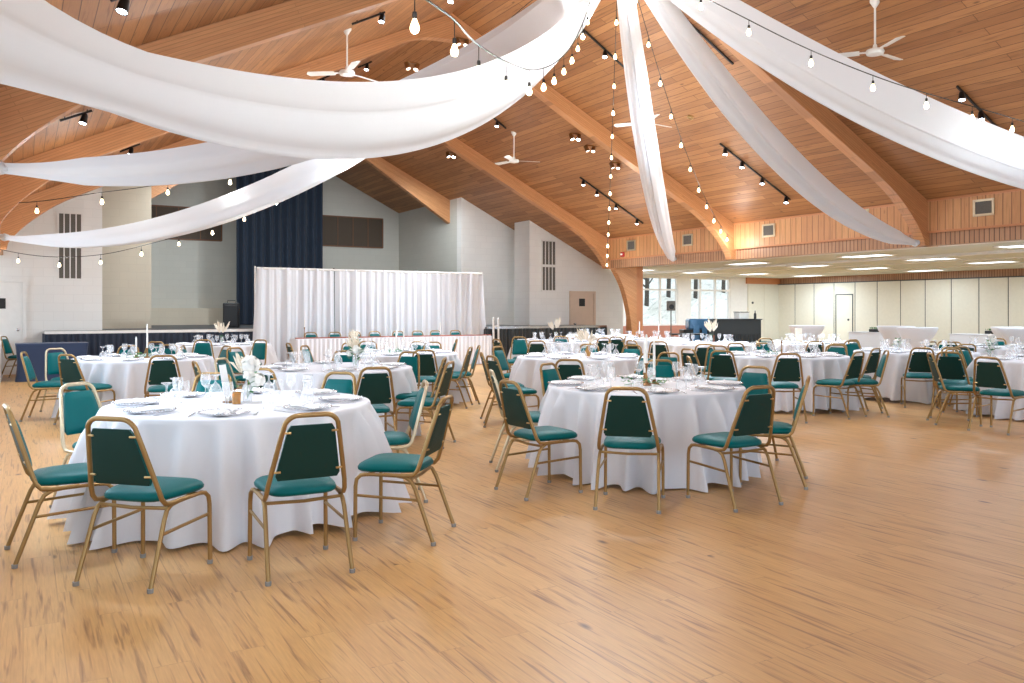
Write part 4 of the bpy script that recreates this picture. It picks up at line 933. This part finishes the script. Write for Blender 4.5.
e = empty('menu_board', cpos('O', -.3, -.1), -TH, 'upright brown menu board on the table behind the right middle table', 'sign'); q = MB(); q.rbox(-.07, .07, -.01, .01, .02, .30, .003, Matrix.Rotation(-.15, 4, 'X')); q.build('board', MT['pampas'], e, smooth=0); q = MB(); q.rbox(-.16, .16, -.05, .05, 0, .02, .004); q.build('base', MT['gold'], e)

# head table
HX0, HX1, HY = 5.5, 10.72, 19.2
e = empty('head_table', ((HX0+HX1)/2, HY + .3, 0), 0, 'long head table with white pleated skirt before the backdrop', 'table'); hc = (HX0 + HX1)/2
q = MB(); q.rbox(HX0 - hc, HX1 - hc, -.26, .26, .73, .765, .006); q.build('tabletop', MT['linen'], e)
q = MB(); pleats(q, (HX0 - hc, -.275, 0), (HX1 - hc, -.275, 0), .02, .745, .016, .11, 6, 1.3); pleats(q, (HX1 - hc + .01, -.27, 0), (HX1 - hc + .01, .26, 0), .02, .745, .014, .11); pleats(q, (HX0 - hc - .01, .26, 0), (HX0 - hc - .01, -.27, 0), .02, .745, .014, .11); q.build('skirt', MT['linen'], e)
for k in range(4):
    for s in (-1, 1):
        x = HX0 - hc + .15 + (HX1 - HX0 - .3)*k/3; q = MB(); q.tube([(x, s*.2, 0), (x, s*.2, .73)], .014, 8); q.build('leg', MT['blackmetal'], e)
q = MB(); q.rbox(HX0, HX1, HY + .04, HY + .16, .766, .790, .004); o = q.build('table_runner', MT['redwood']); tag(o, 'long reddish-brown wooden board along the front of the head table', 'board')
X = on_y(303, 0, HY + .3)[0]; q = MB(); candlestick((X + .05, HY + .35, .766), .26, 'tall thin candlestick at the left end of the head table', .18)
for x_, s in ((398, 'middle'), (441, 'right part')):
    X = on_y(x_, 0, HY + .3)[0]; candlestick((X, HY + .35, .766), .05, 'white taper on the %s of the head table' % s, .30, 'glass')

# navy fitted table
e = empty('navy_table', (.52, 19.6, 0), 0, 'rectangular table in a fitted navy cloth below the left stage edge', 'table')
q = MB()
def fit(u, v):
    A = 2*pi*u; cx_, sy_ = cos(A), sin(A); k = .22
    x = abs(cx_)**k*(1 if cx_ > 0 else -1); y = abs(sy_)**k*(1 if sy_ > 0 else -1)
    pinch = 1 - .05*sin(pi*v)*(1 if True else 0); z = v*.76
    return (x*.66*pinch, y*.36*pinch, z)
q.grid(fit, 48, 10, True); q.add([fit(i/48, 1) for i in range(48)], [tuple(range(48))]); q.build('fitted_cloth', MT['navy'], e, smooth=40)
q = MB(); q.box(-.6, .6, -.3, .3, .72, .745); q.build('tabletop', MT['trimwood'], e, smooth=0)
for sx in (-1, 1):
    for sy in (-1, 1): q = MB(); q.tube([(sx*.58, sy*.3, 0), (sx*.58, sy*.3, .72)], .015, 8); q.build('leg', MT['blackmetal'], e)

# annex furniture
def cocktail(x, y, d, label):
    X, Y = W((x - 512)/FPX*d, d); e = empty('cocktail_table', (X, Y, 0), 0, label, 'table', 'white stretch cocktail tables')
    q = MB(); q.lathe([(0, 1.08), (.39, 1.08), (.4, 1.075), (.4, 1.06), (.37, .98), (.27, .82), (.19, .62), (.165, .48), (.18, .3), (.25, .1), (.31, .015), (.30, .01)], 36); q.build('stretch_cover', MT['linen'], e, smooth=40)
    q = MB(); q.tube([(0, 0, .02), (0, 0, 1.05)], .04, 10); q.lathe([(0, 0), (.28, 0), (.28, .012), (0, .02)], 20); q.build('pedestal', MT['blackmetal'], e)
cocktail(806.5, 0, 19.4, 'white stretch-covered cocktail table, leftmost, before the folding partition')
cocktail(896, 0, 18.7, 'white stretch-covered cocktail table, left of the middle pair')
cocktail(917, 0, 17.3, 'white stretch-covered cocktail table, right of the middle pair')
cocktail(1012, 0, 17.6, 'white stretch-covered cocktail table, left of the pair at the right edge')
cocktail(1021, 0, 16.6, 'white stretch-covered cocktail table, cut by the right picture edge')
def rect_table(x0, x1, y, label):
    d = (EYE - .76)*FPX/(y - HOR); a = Vector(W((x0 - 512)/FPX*d, d)); X = a.x + .4
    t = (x1 - 512)/FPX; Y0 = a.y; Y1_ = X*(CT - t*ST)/(ST + t*CT)
    e = empty('buffet_table', (X, (Y0 + Y1_)/2, 0), 0, label, 'table', 'white buffet tables'); L_ = abs(Y0 - Y1_)/2
    q = MB(); q.rbox(-.38, .38, -L_, L_, .02, .76, .012); q.build('fitted_cloth', MT['linen'], e); q = MB(); q.box(-.4, .4, -L_ - .02, L_ + .02, .755, .768); q.build('top_cloth', MT['linen'], e, smooth=0)
rect_table(848, 888, 332, 'white cloth buffet table along the partition, behind the left cocktail tables'); rect_table(949, 998, 334, 'white cloth buffet table along the partition, right one')
# small green items on them
for x, y, d, t in ((867, 329.5, 25, 'left'), (984, 331.5, 23, 'right')):
    p = at_d(x, y, d); e = empty('planter_box', (p.x + .35, p.y, .77), 0, 'small dark green planter box on the %s buffet table' % t, 'planter', 'planter boxes')
    q = MB(); q.rbox(-.08, .08, -.14, .14, 0, .09, .01); q.build('box', MT['black'], e); q = MB()
    for i in range(24): a = random.uniform(-.12, .12); b_ = random.uniform(-.06, .06); q.add([(b_, a, .09), (b_ + .02, a + .01, .13), (b_, a + .03, .15), (b_ - .02, a + .01, .13)], [(0, 1, 2, 3)])
    q.build('leaves', MT['leaf'], e, smooth=0)
# black bar
bd = 25.0
a = Vector(W((714 - 512)/FPX*bd, bd)); c_ = Vector(W((761 - 512)/FPX*bd, bd)); mid_ = (a + c_)/2; L_ = (c_ - a).length
e = empty('bar_counter', (mid_.x, mid_.y, 0), -TH, 'black cloth-covered bar with pleated skirt by the annex windows', 'bar')
q = MB(); q.rbox(-L_/2, L_/2, -.02, .7, .68, 1.14, .01); q.build('bar_front', MT['blackcloth'], e); q = MB(); pleats(q, (-L_/2, -.03, 0), (L_/2, -.03, 0), .02, .70, .02, .12); q.build('skirt', MT['blackcloth'], e)
q = MB(); q.rbox(-L_/2 - .03, L_/2 + .03, -.05, .75, 1.14, 1.17, .006); q.build('countertop', MT['black'], e)
for x_, hh, m_, nm, lb in ((.2, .2, 'white', 'storage_tub', 'white plastic tub standing on the black bar'), (.62, .24, 'black', 'bottle', 'dark bottle at the right end of the black bar')):
    p = Matrix.Translation((mid_.x, mid_.y, 0)) @ Matrix.Rotation(-TH, 4, 'Z') @ Vector((x_, .3, 1.17)); ee = empty(nm, p, 0, lb, 'bottle' if 'bottle' in nm else 'tub')
    q = MB()
    if nm == 'bottle': q.lathe([(0, 0), (.04, 0), (.04, hh*.6), (.015, hh*.8), (.015, hh), (0, hh)], 12); q.build('body', MT[m_], ee, smooth=40); q = MB(); q.lathe([(0, hh), (.018, hh), (.018, hh + .02), (0, hh + .02)], 10); q.build('cap', MT['steel'], ee)
    else: q.rbox(-.2, .2, -.13, .13, 0, hh, .015); q.build('body', MT[m_], ee); q = MB(); q.rbox(-.21, .21, -.14, .14, hh, hh + .02, .006); q.build('lid', MT['steel'], ee)
# glass-fronted cooler left of the bar
bd2 = 26.5; p = W((697 - 512)/FPX*bd2, bd2); e = empty('beverage_cooler', (p[0], p[1], 0), -TH, 'dark glass-topped beverage cooler left of the black bar', 'cooler')
bluegl = mat('blue_reflecting_glass', srgb(90, 130, 170), .12, .2)
q = MB(); q.rbox(-.5, .45, -.35, .35, .05, .82, .02); q.build('cabinet', MT['black'], e); q = MB(); q.rbox(-.32, .42, -.3, .3, .82, 1.16, .04); q.build('glass_hood', bluegl, e)
q = MB(); q.rbox(-.2, .0, -.37, -.35, .4, .95, .01); q.rbox(.08, .24, -.37, -.35, .45, .95, .01); q.build('glass_door', bluegl, e)
for sx in (-1, 1): q = MB(); q.lathe([(0, 0), (.04, 0), (.04, .05), (0, .05)], 10, (sx*.38 , 0, 0)); q.build('foot', MT['black'], e)
# speaker on a stand in front of the left window
bd3 = 25.5; p = W((671 - 512)/FPX*bd3, bd3); e = empty('speaker_stand', (p[0], p[1], 0), 0, 'grey tripod stand before the left annex window', 'stand')
q = MB(); q.tube([(0, 0, .1), (0, 0, 1.42)], .018, 8); q.build('pole', MT['grille'], e)
for k in range(3): a = 2.1*k; q = MB(); q.tube([(0, 0, .55), (.42*cos(a), .42*sin(a), .01)], .012, 6); q.build('leg', MT['grille'], e)
e = empty('monitor_speaker', (p[0], p[1], 1.42), -TH, 'small grey speaker on the tripod stand before the window', 'speaker')
q = MB(); q.rbox(-.12, .12, -.1, .1, 0, .3, .012); q.build('cabinet', MT['grille'], e); q = MB(); q.lathe([(0, 0), (.08, 0), (.07, .012), (0, .004)], 16, M=Matrix.Translation((0, -.1, .12)) @ Matrix.Rotation(pi/2, 4, 'X')); q.build('cone', MT['black'], e)
# low dark cart between windows and table
bd4 = 25.0; p = W((667 - 512)/FPX*bd4, bd4); e = empty('serving_cart', (p[0], p[1] - .3, 0), -TH, 'low dark serving cart below the left annex window', 'cart')
q = MB(); q.rbox(-.1, .9, -.25, .25, .70, .74, .006); q.rbox(-.1, .9, -.25, .25, .25, .28, .006); q.build('shelf', MT['black'], e)
for x_ in (-.06, .86):
    for y_ in (-.2, .2): q = MB(); q.tube([(x_, y_, .0), (x_, y_, .72)], .015, 6); q.build('post', MT['blackmetal'], e)

# ---------------------------------------------------------------- white ceiling swags
HUB = Vector((7.18, 9.22, 6.55))
def swag(end, sag, wmid, wend, label, hub=HUB, seed=0, deep=.75, skew=0):
    end = Vector(end); rnd = random.Random(seed); e = empty('ceiling_swag', hub, 0, label, 'drape', 'white swags gathered at the ridge')
    D = end - hub; H_ = Vector((D.x, D.y, 0)).normalized(); S_ = Vector((H_.y, -H_.x, 0)); ph = [rnd.uniform(0, 6) for _ in range(4)]
    def P(t): return D*t + Vector((0, 0, -sag*4*t*(1-t)))
    def fn(u, v):
        t = v; c = P(t); tn = (P(min(1, t + .01)) - P(max(0, t - .01))).normalized(); up = S_.cross(tn).normalized()
        if up.z < 0: up = -up
        wd = .13 + (wmid - .13)*sin(pi*min(1, t**.9))**.62 if t < 1 else .1
        if t > .9: wd = wd*(1 - (t - .9)/.1) + wend*(t - .9)/.1
        s_ = 2*u - 1
        lat = wd*.5*s_; dep = -wd*deep*(1 - s_*s_)
        dep += wd*.055*sin(s_*9 + ph[0]) + wd*.03*sin(s_*17 + ph[1] + 2*t); lat += wd*.03*sin(s_*11 + ph[2])
        return tuple(c + S_*(lat + skew*wd*dep) + up*(dep + wd*deep*.5))
    q = MB(); q.grid(fn, 34, 60); q.build('fabric', MT['swag'], e, smooth=80)
    q = MB(); rn = rnd
    for i in range(9):
        a = 6.28*i/9; d_ = Vector((cos(a), sin(a), 0))*.05; q.ball(tuple(D + d_ + Vector((0, 0, .015*(i % 2)))), .045, 8)
    q.ball(tuple(D), .07, 10); q.build('rosette', MT['swag'], e); return e
swag((XL + .1, 4.63, 2.78), 1.27, .80, .62, 'widest white swag sweeping from the ridge to the upper left, nearest the camera', seed=1)
swag((-.2, 9.60, 2.84), .98, .55, .12, 'white swag behind the widest one, ending in a rosette at the left edge', seed=2)
swag((XL + .1, 17.1, 2.72), 1.3, .50, .12, 'lowest white swag running to the far left side wall', seed=3)
Y, z = on_x(673, 259, XR - .08)
swag((XR - .08, Y, z), .95, .42, .12, 'narrow white swag falling to the far part of the wood fascia', seed=4)
Y, z = on_x(915, 243, XR - .12)
swag((XR - .12, Y, z), .88, .50, .12, 'white swag ending in a rosette at the knee of the second arch', seed=5)
swag((XR - .1, 4.63, 2.78), .78, .70, .12, 'white swag running to the right picture edge', seed=6)

# ---------------------------------------------------------------- string lights
PL = 0
def spline(P, n):
    P = [Vector(p) for p in P]; out = []
    for i in range(len(P) - 1):
        p0 = P[max(0, i-1)]; p1 = P[i]; p2 = P[i+1]; p3 = P[min(len(P)-1, i+2)]
        for k in range(n):
            t = k/n; out.append(.5*((2*p1) + (p2 - p0)*t + (2*p0 - 5*p1 + 4*p2 - p3)*t*t + (3*p1 - p0 - 3*p2 + p3)*t**3))
    out.append(P[-1]); return out
def sagline(a, c, sag, n=40):
    a, c = Vector(a), Vector(c); return [a + (c - a)*i/n + Vector((0, 0, -sag*4*(i/n)*(1 - i/n))) for i in range(n + 1)]
def lightstring(path, spacing, label, start=.2, drop=.07, lamp=6, every=2, scale=.9, skip_end=0):
    e = empty('string_light', path[0], 0, label, 'string light', 'festoon strings under the ceiling'); o_ = path[0]
    q = MB(); q.tube([p - o_ for p in path], .006, 5); q.build('cord', MT['cord'], e)
    acc = -start; L_ = 0; n = 0; tot = sum((path[i+1] - path[i]).length for i in range(len(path) - 1))
    for i in range(len(path) - 1):
        d = (path[i+1] - path[i]).length
        while acc + spacing <= L_ + d and False: pass
        t0 = L_
        while n*spacing + start <= L_ + d:
            s_ = n*spacing + start
            if s_ < tot - skip_end:
                p = path[i].lerp(path[i+1], (s_ - L_)/d) - o_
                q = MB(); q.tube([p, p - Vector((0, 0, drop))], .004*scale, 5); q.lathe([(0, 0), (.014*scale, 0), (.017*scale, -.02*scale), (.015*scale, -.045*scale), (0, -.046*scale)], 8, p - Vector((0, 0, drop))); sk = q.build('socket', MT['socket'], e)
                q = MB(); q.lathe([(.012*scale, 0), (.018*scale, -.02*scale), (.030*scale, -.05*scale), (.031*scale, -.065*scale), (.022*scale, -.088*scale), (0, -.098*scale)], 10, p - Vector((0, 0, drop + .04*scale))); q.build('bulb', MT['bulb'], sk, smooth=70)
                if n % every == 0 and lamp: light('POINT', 'bulb_light', p + o_ - Vector((0, 0, drop + .16*scale)), lamp*4.5, (1, .92, .82), .05)
            n += 1
        L_ += d
l1 = spline([at_d(370, -60, 2.9), at_d(411, -12, 3.5), at_d(452, 18, 4.1), at_d(476, 43, 4.7), at_d(508, 63, 5.4), at_d(534, 70, 6.1), at_d(556, 62, 7.2), at_d(572, 45, 8.2), at_d(584, 20, 9.4), at_d(594, -10, 10.4), at_d(606, -40, 11.2)], 6)
lightstring(l1, .62, 'nearest festoon string with large bulbs dipping to the left of the hub', start=.66, drop=.09, lamp=10, every=2, scale=.68)
k1 = on_y(606.5, 268, 19.0)
hb = HUB + Vector((0, 0, -.05))
lightstring(sagline(hb, (k1[0], 19.0, k1[1]), .25), .82, 'festoon string dropping straight to the far arch column', start=.5, lamp=6, drop=.05)
k2 = on_y(729, 236, 14.4)
lightstring(sagline(hb + Vector((.1, 0, 0)), (k2[0], 14.4, k2[1]), .62), .86, 'festoon string to the knee of the third arch', start=.7, lamp=7, drop=.05)
Yk, zk = on_x(1070, 133, XR - .2)
lightstring(spline([HUB + Vector((.1, -.1, 0)), at_d(690, -12, 10.2), at_d(745, 18, 9.6), at_d(815, 52, 9.4), at_d(897, 84, 9.6), at_d(985, 110, 10.2), at_d(1060, 132, 11.0)], 8), .80, 'festoon string running right beside the nearest white swag', start=.5, lamp=7, drop=.06)
lightstring(spline([HUB + Vector((-.1, 0, 0)), at_d(480, 60, 12), at_d(390, 135, 12.6), at_d(245, 170, 13), at_d(150, 186, 12.8), at_d(97, 193, 12.6), at_d(31, 202, 12.5), at_d(-40, 203, 12.4)], 8), .95, 'upper festoon string crossing the left white wall', start=1.2, lamp=7, drop=.06)
lightstring(spline([HUB + Vector((-.05, .1, 0)), at_d(520, 10, 12.5), at_d(430, 100, 13.5), at_d(324, 168, 14.5), at_d(280, 192, 15), at_d(238, 214, 15.4), at_d(195, 231, 15.8), at_d(153, 243, 16), at_d(105, 254, 16), at_d(60, 257, 16), at_d(18, 253, 16), at_d(-40, 240, 16)], 8), .80, 'lower festoon string sagging across the left white wall', start=.9, lamp=7, drop=.07)

# ---------------------------------------------------------------- track lights, spot cans, fans
def track(P0, P1, heads, label, drop=.035, power=26, lens='lens'):
    P0, P1 = Vector(P0), Vector(P1); e = empty('track_light', P0, 0, label, 'track light', 'track lights on the ceiling')
    D = P1 - P0; q = MB(); a = Vector((0, 0, -drop)); q.tube([a, D + a], .02, 4); q.build('rail', MT['black'], e, smooth=0)
    q = MB(); 
    for t in (.15, .85): q.tube([D*t + a, D*t + Vector((0, 0, .0))], .008, 5)
    q.build('hanger', MT['black'], e)
    for t in heads:
        p = D*t + a; aim = Vector((-.25, -.2, -1)).normalized(); M = Matrix.Translation(p + Vector((0, 0, -.07))) @ aim.to_track_quat('Z', 'Y').to_matrix().to_4x4()
        q = MB(); q.tube([p, p + Vector((0, 0, -.07))], .012, 6); q.lathe([(0, -.07), (.03, -.065), (.04, -.03), (.045, .03), (.052, .075), (.044, .075), (.04, .06)], 14, M=M); hd = q.build('lamp_head', MT['blackmetal'], e, smooth=50)
        q = MB(); q.lathe([(0, .066), (.043, .066), (.043, .07), (0, .074)], 14, M=M); q.build('lens', MT[lens], hd)
        lp = P0 + p + Vector((0, 0, -.07)) + aim*.12
        l = light('SPOT', 'track_spot', lp, power*13, (.92, .96, 1), .3, None, None, R(110), .9); l.rotation_euler = aim.to_track_quat('-Z', 'Y').to_euler()
def px_track(a, c_, hx, label, right=True, **k):
    P0, P1 = on_deck(*a, right), on_deck(*c_, right); hs = []
    if not right and max(P0.x, P1.x) > XC: P0, P1 = on_deck(*a), on_deck(*c_)
    print('TRACK', label, P0, P1)
    for x in hx:
        best = min(range(101), key=lambda i: abs(proj(P0.lerp(P1, i/100))[0] - x)); hs.append(best/100)
    track(P0, P1, hs, label, **k)
px_track((577, 22), (640, 80), [583, 605], 'black track rail near the hub left of the narrow swag')
px_track((580, 176), (643, 222), [583, 597, 616, 637], 'black four-head track rail left of the narrow swag')
px_track((720, 142), (790, 198), [725, 742, 762, 786], 'black four-head track rail between the two middle swags')
px_track((957, 84), (1021, 150), [962, 981, 1004], 'black three-head track rail at the upper right edge', power=9)
px_track((491, 114), (506, 127), [497], 'short black single-head track above the small fan')
px_track((665, -2), (733, 62), [], 'long black empty rail beside the second arch')
for (a, c_, hx, lab) in (((352, 22), (385, 10), [382], 'track lamp on the left slope above the fan'), ((445, -6), (480, -18), [451, 476], 'track lamps at the top of the left slope'), ((60, 118), (92, 108), [84], 'track lamp on the left slope near the left edge'), ((110, -4), (140, -14), [124], 'track lamp on the left slope at the top left'), ((310, 82), (330, 74), [323], 'track lamp half behind the widest swag'), ((358, 66), (372, 60), [367], 'track lamp beside the left fan'), ((120, 150), (140, 142), [131], 'track lamp behind the second swag')):
    px_track(a, c_, hx, lab, False)
def can(P, label, lit=False, tgt=None, pw_=900):
    e = empty('spot_can', P, 0, label, 'spotlight', 'brass spot cans on the beams')
    q = MB(); q.box(-.12, .12, -.02, .02, -.03, 0); q.build('mount', MT['brassy'], e, smooth=0)
    for s in (-1, 1):
        aim = Vector((-.35*s - .2, -.5, -1)).normalized(); M = Matrix.Translation((s*.10, 0, -.08)) @ aim.to_track_quat('Z', 'Y').to_matrix().to_4x4()
        q = MB(); q.tube([(s*.10, 0, -.02), (s*.10, 0, -.08)], .01, 5); q.lathe([(0, -.07), (.045, -.06), (.05, .0), (.055, .09), (.047, .09), (.044, .06)], 14, M=M); hd = q.build('can', MT['brassy'], e, smooth=50)
        q = MB(); q.lathe([(0, .07), (.046, .07), (.046, .074), (0, .076)], 12, M=M); q.build('lens', MT['lens'] if lit else MT['lensoff'], hd)
    if tgt:
        lp = Vector(P) + Vector((0, 0, -.28)); l = light('SPOT', 'can_spot', lp, pw_, (1, .98, .96), .08, None, None, R(75), .9)
        l.rotation_euler = (Vector(tgt) - lp).to_track_quat('-Z', 'Y').to_euler()
for x, y, lit, lab in ((401, 173, False, 'beside the stage beam'), (349, 187, True, 'lit pair over the stage'), (451, 150, True, 'under the far arch'), (575, 131, True, 'left one below the third arch'), (590, 143, False, 'middle one below the third arch'), (615, 160, False, 'right one below the third arch')):
    can(on_deck(x, y) + Vector((0, 0, -.05)), 'pair of brass spot cans, ' + lab, lit, {349: (10, 28, 2.5), 451: (10, 20.5, 1), 575: (6.0, 20.5, 1)}.get(x), {349: 500}.get(x, 1500))
for x, y, lab in ((412, 62, 'under the left side of the third arch'), (462, 38, 'near the ridge under the third arch')):
    X, z = on_y(x, y, 14.4); can(Vector((X, 14.40, z)), 'pair of brass spot cans, ' + lab)
def fan(x, ytop, ybot, right, rot, label):
    P = on_deck(x, ytop, right); d = proj(P)[2]; L_ = (ybot - ytop)*d/FPX
    e = empty('ceiling_fan', P, rot, label, 'ceiling fan', 'white three-blade ceiling fans')
    q = MB(); q.lathe([(0, .06), (.07, .06), (.07, .0), (.02, -.08), (0, -.08)], 16); q.build('canopy', MT['fanwhite'], e, smooth=50)
    q = MB(); q.tube([(0, 0, -.05), (0, 0, -L_ + .05)], .014, 8); q.build('downrod', MT['fanwhite'], e)
    q = MB(); q.lathe([(0, .10), (.025, .10), (.035, .04), (.11, .03), (.125, .0), (.11, -.035), (.05, -.05), (0, -.052)], 20, (0, 0, -L_)); q.build('motor', MT['fanwhite'], e, smooth=50)
    for k in range(3):
        M = Matrix.Translation((0, 0, -L_ + .005)) @ Matrix.Rotation(2.0944*k, 4, 'Z') @ Matrix.Rotation(.22, 4, 'X')
        q = MB(); q.rbox(.10, .22, -.02, .02, -.004, .004, .002, M)
        q.add([M @ Vector(p) for p in ((.2, -.06, -.003), (.62, -.07, -.003), (.66, 0, -.003), (.62, .07, -.003), (.2, .06, -.003), (.2, -.06, .003), (.62, -.07, .003), (.66, 0, .003), (.62, .07, .003), (.2, .06, .003))], [(0, 1, 2, 3, 4), (9, 8, 7, 6, 5), (0, 5, 6, 1), (1, 6, 7, 2), (2, 7, 8, 3), (3, 8, 9, 4), (4, 9, 5, 0)])
        q.build('blade', MT['fanwhite'], e, smooth=0)
fan(347, 30, 73, False, .4, 'white three-blade fan on the left slope above the widest swag')
fan(514, 133, 161, True, -.3, 'white three-blade fan, farthest one, in the centre')
fan(647, 86, 123, True, .1, 'white three-blade fan behind the narrow swag')
fan(875, 2, 52, True, .1, 'white three-blade fan at the upper right, nearest one')
# round speaker in the deck
P = on_deck(690.5, 117); o = MB(); o.lathe([(0, .0), (.07, .0), (.07, -.02), (.05, -.03), (0, -.02)], 16, M=Matrix.Rotation(ANG, 4, 'Y')); tag(o.build('round_ceiling_fitting', MT['gold'], loc=P), 'small round brass fitting in the ceiling right of the third fan', 'ceiling fitting')
